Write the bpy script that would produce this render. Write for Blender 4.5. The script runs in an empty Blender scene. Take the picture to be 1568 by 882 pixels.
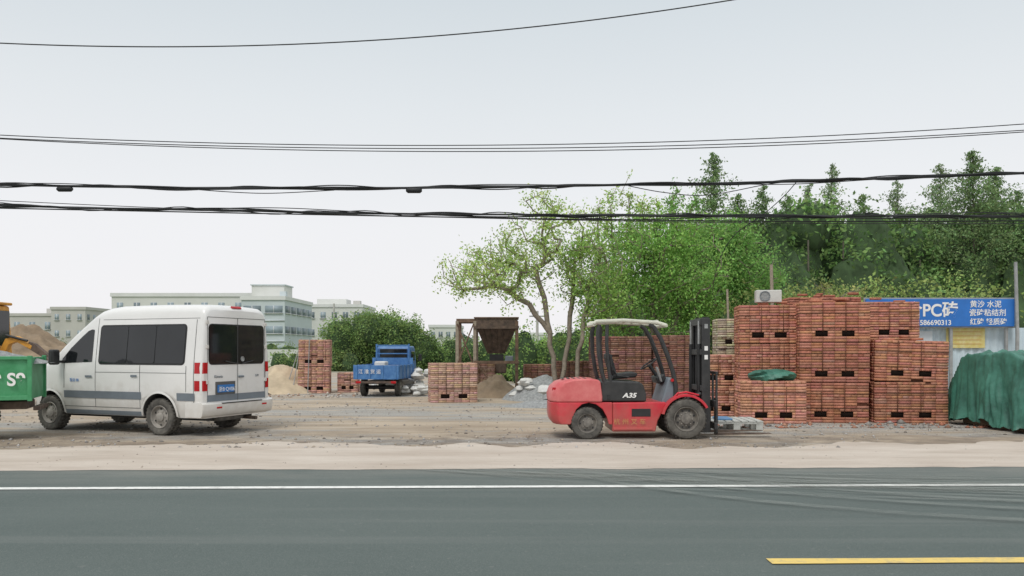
import bpy, math, random
import numpy as np
from mathutils import Vector, Matrix
random.seed(7); rng=np.random.default_rng(7)
scene=bpy.context.scene
R=math.radians
# ------------------------------------------------------------------ helpers
def M(name,c,rough=.6,var=.12,scale=4,metal=0.,bump=0.,bscale=60,c2=None,spec=.5,coat=0.,detail=6,dirt=None):
    m=bpy.data.materials.new(name); m.use_nodes=True; nt=m.node_tree; N=nt.nodes; L=nt.links
    b=N['Principled BSDF']; tc=N.new('ShaderNodeTexCoord')
    n=N.new('ShaderNodeTexNoise'); n.inputs['Scale'].default_value=scale; n.inputs['Detail'].default_value=detail
    n.inputs['Roughness'].default_value=.65
    L.new(tc.outputs['Object'],n.inputs['Vector'])
    rp=N.new('ShaderNodeValToRGB'); rp.color_ramp.elements[0].position=.32; rp.color_ramp.elements[1].position=.68
    a=tuple(min(1,x*(1-var)) for x in c); z=c2 if c2 else tuple(min(1,x*(1+var)) for x in c)
    rp.color_ramp.elements[0].color=(*a,1); rp.color_ramp.elements[1].color=(*z,1)
    L.new(n.outputs['Fac'],rp.inputs['Fac']); out=rp.outputs['Color']
    if dirt:  # (height, colour, amount): dust thrown up on the lower part, object z
        sp=N.new('ShaderNodeSeparateXYZ'); L.new(tc.outputs['Object'],sp.inputs[0])
        n3=N.new('ShaderNodeTexNoise'); n3.inputs['Scale'].default_value=7; n3.inputs['Detail'].default_value=7; L.new(tc.outputs['Object'],n3.inputs['Vector'])
        ad=N.new('ShaderNodeMath'); ad.operation='MULTIPLY_ADD'; L.new(n3.outputs['Fac'],ad.inputs[0]); ad.inputs[1].default_value=-.9; L.new(sp.outputs['Z'],ad.inputs[2])
        mr=N.new('ShaderNodeMapRange'); mr.inputs['From Min'].default_value=dirt[0]-.45; mr.inputs['From Max'].default_value=dirt[0]-.45-.55
        mr.inputs['To Min'].default_value=0; mr.inputs['To Max'].default_value=dirt[2]; L.new(ad.outputs[0],mr.inputs['Value'])
        mx=N.new('ShaderNodeMixRGB'); L.new(mr.outputs[0],mx.inputs[0]); L.new(out,mx.inputs[1]); mx.inputs[2].default_value=(*dirt[1],1); out=mx.outputs[0]
    L.new(out,b.inputs['Base Color'])
    b.inputs['Roughness'].default_value=rough; b.inputs['Metallic'].default_value=metal
    b.inputs['Specular IOR Level'].default_value=spec; b.inputs['Coat Weight'].default_value=coat
    b.inputs['Coat Roughness'].default_value=.15
    if bump>0:
        n2=N.new('ShaderNodeTexNoise'); n2.inputs['Scale'].default_value=bscale; n2.inputs['Detail'].default_value=5
        L.new(tc.outputs['Object'],n2.inputs['Vector'])
        bp=N.new('ShaderNodeBump'); bp.inputs['Strength'].default_value=bump; bp.inputs['Distance'].default_value=.03
        L.new(n2.outputs['Fac'],bp.inputs['Height']); L.new(bp.outputs['Normal'],b.inputs['Normal'])
    return m
def MV(name,rough=.7,transl=0.,spec=.3,nscale=30,nvar=.25):
    m=bpy.data.materials.new(name); m.use_nodes=True; nt=m.node_tree; N=nt.nodes; L=nt.links
    b=N['Principled BSDF']; at=N.new('ShaderNodeAttribute'); at.attribute_name='Col'
    tc=N.new('ShaderNodeTexCoord'); n=N.new('ShaderNodeTexNoise'); n.inputs['Scale'].default_value=nscale; n.inputs['Detail'].default_value=4
    L.new(tc.outputs['Object'],n.inputs['Vector'])
    mr=N.new('ShaderNodeMapRange'); mr.inputs['From Min'].default_value=.3; mr.inputs['From Max'].default_value=.7
    mr.inputs['To Min'].default_value=1-nvar; mr.inputs['To Max'].default_value=1+nvar
    L.new(n.outputs['Fac'],mr.inputs['Value'])
    mu=N.new('ShaderNodeVectorMath'); mu.operation='SCALE'
    L.new(at.outputs['Color'],mu.inputs[0]); L.new(mr.outputs['Result'],mu.inputs['Scale'])
    L.new(mu.outputs['Vector'],b.inputs['Base Color'])
    b.inputs['Roughness'].default_value=rough; b.inputs['Specular IOR Level'].default_value=spec
    if transl>0:
        t=N.new('ShaderNodeBsdfTranslucent'); L.new(mu.outputs['Vector'],t.inputs['Color'])
        mx=N.new('ShaderNodeMixShader'); mx.inputs[0].default_value=transl
        L.new(b.outputs[0],mx.inputs[1]); L.new(t.outputs[0],mx.inputs[2]); L.new(mx.outputs[0],N['Material Output'].inputs['Surface'])
    return m
def link(o,parent=None):
    scene.collection.objects.link(o)
    if parent is not None: o.parent=parent
    return o
def empty(name,loc=(0,0,0),rz=0):
    e=bpy.data.objects.new(name,None); e.location=loc; e.rotation_euler=(0,0,rz); e.empty_display_size=.3
    return link(e)
def mesh(name,verts,faces,mat=None,parent=None,smooth=None,bevel=0,seg=2):
    me=bpy.data.meshes.new(name); me.from_pydata([tuple(v) for v in verts],[],faces); me.update()
    if mat is not None:
        for mm in (mat if isinstance(mat,(list,tuple)) else [mat]): me.materials.append(mm)
    if smooth is not None:
        me.polygons.foreach_set('use_smooth',[True]*len(me.polygons))
        me.set_sharp_from_angle(angle=R(smooth))
    o=link(bpy.data.objects.new(name,me),parent)
    if bevel>0:
        b=o.modifiers.new('bevel','BEVEL'); b.width=bevel; b.segments=seg; b.limit_method='ANGLE'; b.angle_limit=R(35)
    return o
def meshnp(name,V,F,mat,cols=None,parent=None,smooth=False):
    V=np.asarray(V,dtype=np.float32); F=np.asarray(F,dtype=np.int32); k=F.shape[1]
    me=bpy.data.meshes.new(name); me.vertices.add(len(V)); me.vertices.foreach_set('co',V.ravel())
    me.loops.add(F.size); me.loops.foreach_set('vertex_index',F.ravel())
    me.polygons.add(len(F)); me.polygons.foreach_set('loop_start',np.arange(0,F.size,k,dtype=np.int32))
    me.polygons.foreach_set('loop_total',np.full(len(F),k,dtype=np.int32))
    me.update(calc_edges=True)
    if smooth: me.polygons.foreach_set('use_smooth',[True]*len(F))
    if cols is not None:
        a=me.attributes.new('Col','FLOAT_COLOR','FACE'); C=np.ones((len(F),4),dtype=np.float32); C[:,:3]=cols
        a.data.foreach_set('color',C.ravel())
    me.materials.append(mat); me.validate()
    return link(bpy.data.objects.new(name,me),parent)
BF=[(0,3,2,1),(4,5,6,7),(0,1,5,4),(1,2,6,5),(2,3,7,6),(3,0,4,7)]
def box(name,c,s,mat,parent=None,bevel=.0,rot=(0,0,0),taper=None):
    x,y,z=[k/2 for k in s]; tx,ty=(taper if taper else (1,1))
    v=[(-x,-y,-z),(x,-y,-z),(x,y,-z),(-x,y,-z),(-x*tx,-y*ty,z),(x*tx,-y*ty,z),(x*tx,y*ty,z),(-x*tx,y*ty,z)]
    o=mesh(name,v,BF,mat,parent,bevel=bevel); o.location=c; o.rotation_euler=rot
    return o
def frame(d):
    d=Vector(d).normalized(); u=d.orthogonal().normalized(); w=d.cross(u); return u,w
def tube(name,pts,r,mat,parent=None,n=10,caps=True):
    pts=[Vector(p) for p in pts]; rs=r if isinstance(r,(list,tuple)) else [r]*len(pts)
    V=[];F=[]; prev=None
    for i,p in enumerate(pts):
        d=(pts[min(i+1,len(pts)-1)]-pts[max(i-1,0)]).normalized()
        if prev is None: u=d.orthogonal().normalized()
        else: u=(prev-d*prev.dot(d)).normalized()
        prev=u; w=d.cross(u)
        for k in range(n):
            a=2*math.pi*k/n; V.append(p+(u*math.cos(a)+w*math.sin(a))*rs[i])
    for i in range(len(pts)-1):
        for k in range(n):
            F.append((i*n+k,i*n+(k+1)%n,(i+1)*n+(k+1)%n,(i+1)*n+k))
    if caps: F.append(tuple(range(n))[::-1]); F.append(tuple(range((len(pts)-1)*n,len(pts)*n)))
    return mesh(name,V,F,mat,parent,smooth=50)
def lathe(name,prof,mat,parent,c,n=36,axis='Y',smooth=35):
    V=[];F=[];m=len(prof)
    for k in range(n):
        a=2*math.pi*k/n
        for (r,h) in prof:
            if axis=='Y': V.append((r*math.cos(a),h,r*math.sin(a)))
            else: V.append((r*math.cos(a),r*math.sin(a),h))
    for k in range(n):
        for i in range(m-1):
            F.append((k*m+i,k*m+i+1,((k+1)%n)*m+i+1,((k+1)%n)*m+i))
    o=mesh(name,V,F,mat,parent,smooth=smooth); o.location=c; return o
def prism(name,poly,y0,y1,mat,parent,bevel=0,seg=2,smooth=None):
    n=len(poly); V=[(x,y0,z) for x,z in poly]+[(x,y1,z) for x,z in poly]
    F=[tuple(range(n)),tuple(range(2*n-1,n-1,-1))]+[(i,i+n,(i+1)%n+n,(i+1)%n) for i in range(n)]
    return mesh(name,V,F,mat,parent,bevel=bevel,seg=seg,smooth=smooth)
def text(name,s,loc,size,mat,parent=None,rot=(R(90),0,0),align='LEFT',ext=.002,shear=0,sx=1,bold=0):
    cu=bpy.data.curves.new(name,'FONT'); cu.body=s; cu.size=size; cu.extrude=ext; cu.align_x=align; cu.shear=shear; cu.offset=bold
    cu.materials.append(mat); o=link(bpy.data.objects.new(name,cu),parent); o.location=loc; o.rotation_euler=rot; o.scale=(sx,1,1)
    return o
class Batch:
    def __init__(s): s.V=[];s.F=[];s.C=[];s.n=0
    def add(s,c,sz,col,mat=None,rz=0):
        x,y,z=[k/2 for k in sz]
        v=np.array([(-x,-y,-z),(x,-y,-z),(x,y,-z),(-x,y,-z),(-x,-y,z),(x,-y,z),(x,y,z),(-x,y,z)])
        if rz: 
            cc,ss=math.cos(rz),math.sin(rz); v=v@np.array([[cc,ss,0],[-ss,cc,0],[0,0,1]])
        v=v+np.array(c)
        if mat is not None: v=v@mat[:3,:3].T+mat[:3,3]
        s.V.append(v); s.F.append(np.array(BF)+s.n); s.n+=8; s.C.append(np.tile(col,(6,1)))
    def build(s,name,mat,parent=None):
        return meshnp(name,np.concatenate(s.V),np.concatenate(s.F),mat,np.concatenate(s.C),parent)
def vnoise(x,y,seed=0):
    x=np.asarray(x,float);y=np.asarray(y,float); xi=np.floor(x);yi=np.floor(y);fx=x-xi;fy=y-yi
    def h(a,b): 
        t=np.sin(a*127.1+b*311.7+seed*74.7)*43758.5453; return t-np.floor(t)
    fx=fx*fx*(3-2*fx);fy=fy*fy*(3-2*fy)
    return (h(xi,yi)*(1-fx)+h(xi+1,yi)*fx)*(1-fy)+(h(xi,yi+1)*(1-fx)+h(xi+1,yi+1)*fx)*fy
def fbm(x,y,seed=0,o=4):
    s=0;a=.5
    for k in range(o): s=s+a*vnoise(x*2**k,y*2**k,seed+k); a*=.5
    return s
# ------------------------------------------------------------------ world, sun, camera
SUN_EL=R(55); SUN_AZ=R(200)
w=bpy.data.worlds.new("World"); scene.world=w; w.use_nodes=True; nt=w.node_tree; N=nt.nodes; L=nt.links
bg=N['Background']; sky=N.new('ShaderNodeTexSky'); sky.sky_type='NISHITA'; sky.sun_disc=False
sky.sun_elevation=SUN_EL; sky.sun_rotation=SUN_AZ; sky.air_density=1; sky.dust_density=4; sky.ozone_density=1
tc=N.new('ShaderNodeTexCoord'); sp=N.new('ShaderNodeSeparateXYZ'); L.new(tc.outputs['Generated'],sp.inputs[0])
rp=N.new('ShaderNodeValToRGB'); L.new(sp.outputs['Z'],rp.inputs['Fac'])
e=rp.color_ramp.elements; e[0].position=0; e[0].color=(.90,.885,.90,1); e[1].position=1; e[1].color=(1.02,1.03,1.04,1)
for p,c in ((.15,(.86,.865,.885,1)),(.28,(.76,.795,.82,1)),(.42,(.63,.69,.73,1)),(.6,(.74,.78,.81,1))):
    k=e.new(p); k.color=c
sc=N.new('ShaderNodeVectorMath'); sc.operation='SCALE'; sc.inputs['Scale'].default_value=10.5; L.new(rp.outputs[0],sc.inputs[0])
cl=N.new('ShaderNodeTexNoise'); cl.inputs['Scale'].default_value=1.3; cl.inputs['Detail'].default_value=3; L.new(tc.outputs['Generated'],cl.inputs['Vector'])
cm=N.new('ShaderNodeMapRange'); cm.inputs['To Min'].default_value=.96; cm.inputs['To Max'].default_value=1.04; L.new(cl.outputs['Fac'],cm.inputs['Value'])
sc2=N.new('ShaderNodeVectorMath'); sc2.operation='SCALE'; L.new(sc.outputs[0],sc2.inputs[0]); L.new(cm.outputs[0],sc2.inputs['Scale'])
mx=N.new('ShaderNodeMixRGB'); mx.inputs[0].default_value=.95; L.new(sky.outputs[0],mx.inputs[1]); L.new(sc2.outputs[0],mx.inputs[2])
L.new(mx.outputs[0],bg.inputs['Color']); bg.inputs['Strength'].default_value=.1
sl=bpy.data.lights.new('sun','SUN'); sl.energy=1.5; sl.angle=R(20); sl.color=(1,.96,.9)
so=link(bpy.data.objects.new('sun',sl)); so.rotation_euler=(R(35),0,R(-20))
cam=bpy.data.cameras.new('camera'); cam.lens=28; cam.sensor_width=36; cam.shift_y=.06; cam.clip_end=6000
co=link(bpy.data.objects.new('camera',cam)); co.location=(0,0,1.6); co.rotation_euler=(R(90),0,0); scene.camera=co
scene.view_settings.view_transform='Standard'; scene.view_settings.look='None'; scene.view_settings.exposure=0
# ------------------------------------------------------------------ materials
def rgbmix(N,L,f,a,b):
    m=N.new('ShaderNodeMixRGB')
    for i,s in ((0,f),(1,a),(2,b)):
        if hasattr(s,'is_linked'): L.new(s,m.inputs[i])
        elif i==0: m.inputs[0].default_value=s
        else: m.inputs[i].default_value=(*s,1)
    return m.outputs[0]
def noise(N,L,tc,scale,detail=5,rough=.6,vec=None,stretch=None,rot=0):
    n=N.new('ShaderNodeTexNoise'); n.inputs['Scale'].default_value=scale; n.inputs['Detail'].default_value=detail; n.inputs['Roughness'].default_value=rough
    if stretch:
        mp=N.new('ShaderNodeMapping'); mp.inputs['Scale'].default_value=stretch; mp.inputs['Rotation'].default_value=(0,0,rot); L.new(tc.outputs['Object'],mp.inputs[0]); L.new(mp.outputs[0],n.inputs['Vector'])
    else: L.new(tc.outputs['Object'],n.inputs['Vector'])
    return n.outputs['Fac']
def rng_map(N,L,s,a,b,c=0,d=1):
    m=N.new('ShaderNodeMapRange'); m.inputs['From Min'].default_value=a; m.inputs['From Max'].default_value=b
    m.inputs['To Min'].default_value=c; m.inputs['To Max'].default_value=d; L.new(s,m.inputs['Value']); return m.outputs[0]
def math2(N,L,op,a,b):
    m=N.new('ShaderNodeMath'); m.operation=op
    for i,s in enumerate((a,b)):
        if hasattr(s,'is_linked'): L.new(s,m.inputs[i])
        else: m.inputs[i].default_value=s
    return m.outputs[0]
def newmat(name):
    m=bpy.data.materials.new(name); m.use_nodes=True; N=m.node_tree.nodes; L=m.node_tree.links
    tc=N.new('ShaderNodeTexCoord'); return m,N,L,tc,N['Principled BSDF']
def bumpin(N,L,b,h,strength,dist):
    bp=N.new('ShaderNodeBump'); bp.inputs['Strength'].default_value=strength; bp.inputs['Distance'].default_value=dist
    L.new(h,bp.inputs['Height']); L.new(bp.outputs[0],b.inputs['Normal'])
# ground
mg,N,L,tc,b=newmat('dirt_ground')
sand=(.54,.455,.355); sand2=(.39,.32,.245)
c=rgbmix(N,L,rng_map(N,L,noise(N,L,tc,.9,7,.62,stretch=(.5,1.2,1)),.36,.62),sand2,sand)
g1=rng_map(N,L,noise(N,L,tc,.26,6,.7,stretch=(.5,1.3,1)),.47,.56,0,.9)
pe=noise(N,L,tc,26,3,.7); gcol=rgbmix(N,L,rng_map(N,L,pe,.35,.65),(.25,.255,.25),(.50,.50,.48))
c=rgbmix(N,L,g1,c,gcol)
c=rgbmix(N,L,rng_map(N,L,noise(N,L,tc,60,2,.7),.42,.62,0,.3),c,(.20,.165,.13))
c=rgbmix(N,L,rng_map(N,L,noise(N,L,tc,1.5,5,.6,stretch=(.12,1.6,1),rot=R(14)),.54,.62,0,.5),c,(.30,.24,.18))
c=rgbmix(N,L,rng_map(N,L,noise(N,L,tc,1.5,5,.6,stretch=(.15,1.9,1),rot=R(-9)),.56,.64,0,.5),c,(.60,.53,.44))
sx=N.new('ShaderNodeSeparateXYZ'); L.new(tc.outputs['Object'],sx.inputs[0])
yn=math2(N,L,'ADD',sx.outputs['Y'],rng_map(N,L,noise(N,L,tc,.8,5),.3,.7,-1.1,1.1))
damp=math2(N,L,'MULTIPLY',rng_map(N,L,yn,15.4,14.0),rng_map(N,L,noise(N,L,tc,2.2,6),.35,.6,.1,.7))
c=rgbmix(N,L,damp,c,(.18,.15,.125))
far=rng_map(N,L,math2(N,L,'ADD',sx.outputs['Y'],rng_map(N,L,noise(N,L,tc,.12,4),.3,.7,-8,8)),52,60)
c=rgbmix(N,L,far,c,(.16,.21,.09))
L.new(c,b.inputs['Base Color']); b.inputs['Roughness'].default_value=.95; b.inputs['Specular IOR Level'].default_value=.1
h=math2(N,L,'ADD',pe,math2(N,L,'MULTIPLY',noise(N,L,tc,3,5),2.0)); bumpin(N,L,b,h,.6,.05)
# asphalt
ma,N,L,tc,b=newmat('asphalt')
c=rgbmix(N,L,rng_map(N,L,noise(N,L,tc,.5,6,.6,stretch=(.35,1,1)),.3,.7),(.080,.105,.099),(.108,.134,.126))
c=rgbmix(N,L,rng_map(N,L,noise(N,L,tc,140,2,.8),.5,.72,0,.65),c,(.24,.26,.25))
c=rgbmix(N,L,rng_map(N,L,noise(N,L,tc,110,2,.8),.40,.28,0,.6),c,(.045,.055,.053))
c=rgbmix(N,L,rng_map(N,L,noise(N,L,tc,9,2,.9),.66,.72,0,.35),c,(.22,.23,.22))
c=rgbmix(N,L,rng_map(N,L,noise(N,L,tc,1.3,5,.6,stretch=(.06,1.8,1)),.52,.66,0,.28),c,(.19,.205,.195))
sx=N.new('ShaderNodeSeparateXYZ'); L.new(tc.outputs['Object'],sx.inputs[0])
dust=math2(N,L,'MULTIPLY',rng_map(N,L,sx.outputs['Y'],8.9,10.8),rng_map(N,L,noise(N,L,tc,1.2,7,.7,stretch=(.4,2,1)),.35,.7,.05,.6))
c=rgbmix(N,L,dust,c,(.30,.29,.26))
L.new(c,b.inputs['Base Color']); b.inputs['Roughness'].default_value=.8; b.inputs['Specular IOR Level'].default_value=.3
bumpin(N,L,b,noise(N,L,tc,150,2,.8),.5,.008)
# shoulder
ms,N,L,tc,b=newmat('sandy_concrete')
c=rgbmix(N,L,rng_map(N,L,noise(N,L,tc,1.0,7,.65,stretch=(.45,1.6,1)),.3,.7),(.45,.385,.325),(.60,.54,.475))
c=rgbmix(N,L,rng_map(N,L,noise(N,L,tc,50,3,.8),.55,.7,0,.35),c,(.32,.27,.23))
c=rgbmix(N,L,rng_map(N,L,noise(N,L,tc,4,5,.7,stretch=(.25,2.5,1)),.54,.66,0,.5),c,(.38,.335,.285))
L.new(c,b.inputs['Base Color']); b.inputs['Roughness'].default_value=.95; b.inputs['Specular IOR Level'].default_value=.1
bumpin(N,L,b,noise(N,L,tc,30,4,.7),.4,.015)
def alpha_mat(name,col,lo,hi,stretch,scale=3,amax=.8):
    m,N,L,tc,b=newmat(name); b.inputs['Base Color'].default_value=(*col,1); b.inputs['Roughness'].default_value=.95; b.inputs['Specular IOR Level'].default_value=.1
    a=math2(N,L,'MULTIPLY',rng_map(N,L,noise(N,L,tc,scale,6,.7,stretch=stretch),lo,hi,0,amax),rng_map(N,L,noise(N,L,tc,60,3,.8),.3,.6,.15,1))
    L.new(a,b.inputs['Alpha']); return m
m_track=alpha_mat('dust_track',(.30,.32,.295),.32,.66,(.35,1.5,1),2.5,.5)
def paint(name,col):
    m,N,L,tc,b=newmat(name); b.inputs['Roughness'].default_value=.7
    c=rgbmix(N,L,rng_map(N,L,noise(N,L,tc,9,6,.8),.50,.70,0,.65),col,(.24,.25,.24)); L.new(c,b.inputs['Base Color']); return m
m_white_line=paint('white_road_paint',(.76,.77,.74)); m_yellow=paint('yellow_road_paint',(.75,.55,.16))
DUST=(.46,.42,.36)
m_vanw=M('van_white_paint',(.80,.80,.785),.3,.03,1.5,coat=.5,dirt=(.95,DUST,.45))
m_glass=M('tinted_glass',(.012,.014,.016),.05,.2,2,spec=.6)
m_grey=M('grey_trim',(.17,.20,.23),.5,.1,3)
m_black=M('black_plastic',(.022,.023,.024),.5,.3,5)
m_blackp=M('black_paint',(.028,.030,.032),.42,.3,4,c2=(.05,.05,.05))
m_rub=M('tyre_rubber',(.07,.067,.062),.9,.35,6,bump=.3,bscale=40,c2=(.17,.16,.14))
m_rim=M('steel_rim_dusty',(.33,.31,.28),.6,.25,8,metal=.2)
m_seam=M('panel_gap',(.10,.10,.10),.7,.1)
m_red=M('forklift_red_paint',(.60,.024,.045),.4,.16,3,coat=.2,dirt=(.75,(.36,.16,.12),.55))
m_redf=M('faded_red_paint',(.66,.10,.11),.5,.15,2.5,c2=(.70,.22,.21))
m_cream=M('cream_guard_paint',(.64,.64,.54),.5,.2,5)
m_rl=M('red_lens',(.45,.01,.015),.2,.1); m_wl=M('clear_lens',(.75,.72,.70),.2,.05)
m_blue=M('blue_truck_paint',(.04,.16,.45),.45,.2,5,c2=(.10,.25,.50))
m_signb=M('sign_blue',(.025,.17,.55),.5,.1,2)
m_plate=M('plate_blue',(.03,.18,.5),.4,.05)
m_whitet=M('white_lettering',(.85,.85,.83),.6,.05)
m_yt=M('yellow_lettering',(.55,.30,.12),.6,.1)
m_green=M('green_truck_paint',(.045,.29,.11),.5,.15,4,c2=(.09,.36,.17))
m_rust=M('rusty_steel',(.085,.065,.055),.8,.3,6,c2=(.17,.12,.09),bump=.3)
m_rust2=M('brown_rust',(.14,.085,.06),.85,.3,5,c2=(.24,.16,.11),bump=.2)
m_steel=M('grey_steel',(.36,.37,.37),.5,.2,5,metal=.3)
m_wood=M('weathered_wood',(.33,.28,.22),.85,.25,10,bump=.3)
m_conc=M('concrete',(.48,.47,.45),.85,.12,3,bump=.2)
m_wire=M('cable_black',(.014,.016,.017),.6,.2)
m_brick=MV('brick',.9,0,.1,18,.18)
m_stone=MV('stones',.95,0,.1,20,.2)
m_leaf=MV('leaves',.6,.42,.25,3,.12)
m_bark=M('bark',(.24,.205,.16),.9,.3,8,bump=.5,bscale=30)
m_barkd=M('dark_bark',(.12,.11,.085),.9,.3,8)
m_core=M('foliage_shade',(.04,.075,.028),.95,.4,1.5)  # dark green paints the shade inside crowns, lifted a little for haze
m_tarp=M('green_tarp',(.03,.13,.092),.5,.2,3,c2=(.06,.22,.16),bump=.6,bscale=6)
m_sack=M('white_sack',(.66,.66,.64),.8,.12,4,bump=.3,bscale=12)
m_sandp=M('sand_pile',(.50,.41,.29),.95,.2,2,bump=.6,bscale=8)
m_brownp=M('brown_pile',(.25,.19,.13),.95,.25,2,bump=.6,bscale=8)
m_gravp=M('grey_gravel_pile',(.25,.265,.27),.95,.2,14,c2=(.42,.43,.43),bump=1,bscale=30)
m_orange=M('machine_yellow',(.60,.29,.04),.5,.2,4)
# ------------------------------------------------------------------ ground / road
rz=R(1.25)
mesh('ground',[(-3000,-400,0),(3000,-400,0),(3000,5500,0),(-3000,5500,0)],[(0,1,2,3)],mg)
def strip(name,d0,d1,z,mat,x0=-120,x1=120,n=1,j0=0,j1=0,seed=1,parent=None):
    xs=np.linspace(x0,x1,n+1); V=[];F=[]
    for i,x in enumerate(xs):
        a=d0+(fbm(x*1.3,3.,seed,5)-.47)*j0; bb=d1+(fbm(x*.7,8.,seed+5,5)-.47)*j1
        V+= [(x,a+x*math.sin(rz),z),(x,bb+x*math.sin(rz),z)]
    F=[(2*i,2*i+2,2*i+3,2*i+1) for i in range(n)]
    return mesh(name,V,F,mat,parent)
road=strip('road',-4,10.75,.004,ma)
strip('shoulder',10.62,13.35,.008,ms,-40,40,1600,.20,1.9)
strip('lane_edge_line',9.16,9.30,.012,m_white_line,-40,40,1600,.02,.02,parent=road)
for i,x0 in enumerate((1.93,-11.5,15.5)):
    strip('centre_dash_%d'%i,5.86,6.01,.012,m_yellow,x0,x0+6,400,.025,.025,parent=road)
V=[];F=[]
for i in range(24):
    xs0=-1.9+rng.random()*3.2+ i*.04; ye=9.1-i*.12+rng.random()*.3; Lc=2.4+rng.random()*4.4; wd=.02+rng.random()**2*.09
    xs=np.linspace(xs0,20,110); base=len(V)
    ys=ye+(10.7-ye)*np.exp(-(xs-xs0)/Lc)+xs*.0218-.02
    for x,y in zip(xs,ys):
        t=min(1,(x-xs0)/.8); V+=[(x,y-wd*t,.016+.0006*i),(x,y+wd*t,.016+.0006*i)]
    F+=[(base+2*j,base+2*j+2,base+2*j+3,base+2*j+1) for j in range(109)]
mesh('tyre_tracks',V,F,m_track,road)
def stones(name,n,xr,yr,smin,smax,cols,zf=None,parent=None,mask=None):
    x=rng.uniform(*xr,n); y=yr[0]+(yr[1]-yr[0])*rng.random(n)**1.5
    if mask is not None:
        k=mask(x,y); x=x[k];y=y[k]; n=len(x)
    s=smin+(smax-smin)*rng.random(n)**4
    z=(zf(x,y) if zf is not None else np.zeros(n))
    O=np.array([(1,0,0),(0,1,0),(-1,0,0),(0,-1,0),(0,0,.7),(0,0,-.7)],float)
    V=O[None]*s[:,None,None]*rng.uniform(.6,1.3,(n,6,1)); a=rng.random(n)*6.28
    ca,sa=np.cos(a)[:,None],np.sin(a)[:,None]
    X=V[...,0]*ca-V[...,1]*sa; Y=V[...,0]*sa+V[...,1]*ca
    V=np.stack([X+x[:,None],Y+y[:,None],V[...,2]+(z+s*.2)[:,None]],-1).reshape(-1,3)
    f=np.array([(0,1,4),(1,2,4),(2,3,4),(3,0,4),(1,0,5),(2,1,5),(3,2,5),(0,3,5)])
    F=(f[None]+(np.arange(n)*6)[:,None,None]).reshape(-1,3)
    C=np.array(cols)[rng.integers(0,len(cols),n)]*rng.uniform(.75,1.2,(n,1)); C=np.repeat(C,8,0)
    return meshnp(name,V,F,m_stone,C,parent)
stones('gravel',15000,(-16,16),(12.9,32),.006,.04,[(.34,.32,.30),(.24,.215,.19),(.42,.36,.29),(.40,.39,.38)],mask=lambda x,y:fbm(x*.5,y*.9,3)>.40)
stones('loose_grit',1500,(-12,12),(10.7,13.4),.004,.022,[(.36,.31,.26),(.24,.21,.18)])
stones('broken_brick_rubble',260,(4.0,10),(16.2,17.4),.02,.09,[(.42,.18,.12),(.36,.2,.14),(.3,.28,.26)])
stones('broken_brick_rubble',120,(-9,-5),(26.5,29),.02,.10,[(.45,.40,.34),(.36,.24,.18),(.5,.47,.43)])
# ------------------------------------------------------------------ mounds
def mound(name,cx,cy,rx,ry,h,mat,seed=0,n=40,z0=0,rough=.35,parent=None):
    u=np.linspace(-1,1,n); X,Y=np.meshgrid(u,u); rr=np.sqrt(X**2+Y**2)+ (fbm(X*2+5,Y*2+5,seed)-.47)*.35
    H=np.clip(1-rr,0,1)**.85*h*(1-rough/2+rough*fbm(X*5+9,Y*5+9,seed+3))
    V=np.stack([cx+X*rx,cy+Y*ry,z0+H-.01],-1).reshape(-1,3)
    idx=np.arange(n*n).reshape(n,n); F=np.stack([idx[:-1,:-1],idx[:-1,1:],idx[1:,1:],idx[1:,:-1]],-1).reshape(-1,4)
    return meshnp(name,V,F,mat,None,parent,smooth=True)
mound('sand_pile',-8.7,30,1.7,1.8,1.2,m_sandp,1)
mound('sand_pile',-10.6,31.5,2.2,1.8,1.3,m_sandp,5)
mound('soil_pile',-22,36,5.2,3,2.6,m_brownp,2,n=90,rough=.7)
mound('soil_pile',-19.5,34.5,3,2,1.8,m_brownp,12,n=60,rough=.6)
mound('soil_pile',-30,38,6,3,2.3,m_brownp,9)
mound('soil_pile',-.55,26.8,1.0,.8,.75,m_brownp,3,rough=.6)
mound('gravel_pile',1.1,25.6,1.5,1.3,.85,m_gravp,4)
mound('gravel_pile',2.4,22.6,1.8,1.1,.50,m_gravp,6)
mound('gravel_pile',1.0,22.4,1.3,.8,.22,m_gravp,16)
def sack_pile(name,cx,cy,n,sp,h,sz=.28):
    V=[];F=[]
    for i in range(n):
        px=cx+rng.normal()*sp; py=cy+rng.normal()*sp*.5; pz=rng.random()*h+.1; a=rng.random()*6.28
        s=sz*rng.uniform(.7,1.2); base=len(V)
        for j in range(9):
            th=math.pi*j/8
            for k in range(12):
                ph=2*math.pi*k/12; x=math.sin(th)*math.cos(ph); y=math.sin(th)*math.sin(ph); z=math.cos(th)
                q=1+.14*math.sin(3*ph+i)+.1*math.sin(5*th+i*2)
                x*=s*1.3*q; y*=s*.8*q; z*=s*.55*q
                V.append((px+x*math.cos(a)-y*math.sin(a),py+x*math.sin(a)+y*math.cos(a),pz+z))
        for j in range(8):
            for k in range(12):
                F.append((base+j*12+k,base+(j+1)*12+k,base+(j+1)*12+(k+1)%12,base+j*12+(k+1)%12))
    return mesh(name,V,F,m_sack,smooth=60)
sack_pile('sack_pile',-3.75,29.2,34,.45,.75,.22)
sack_pile('sack_pile',-3.3,27.6,14,.4,.2,.16)
sack_pile('sack_pile',.3,25.0,8,.16,.55,.2)
sack_pile('sack_pile',1.35,23.7,9,.3,.38,.2)
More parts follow.
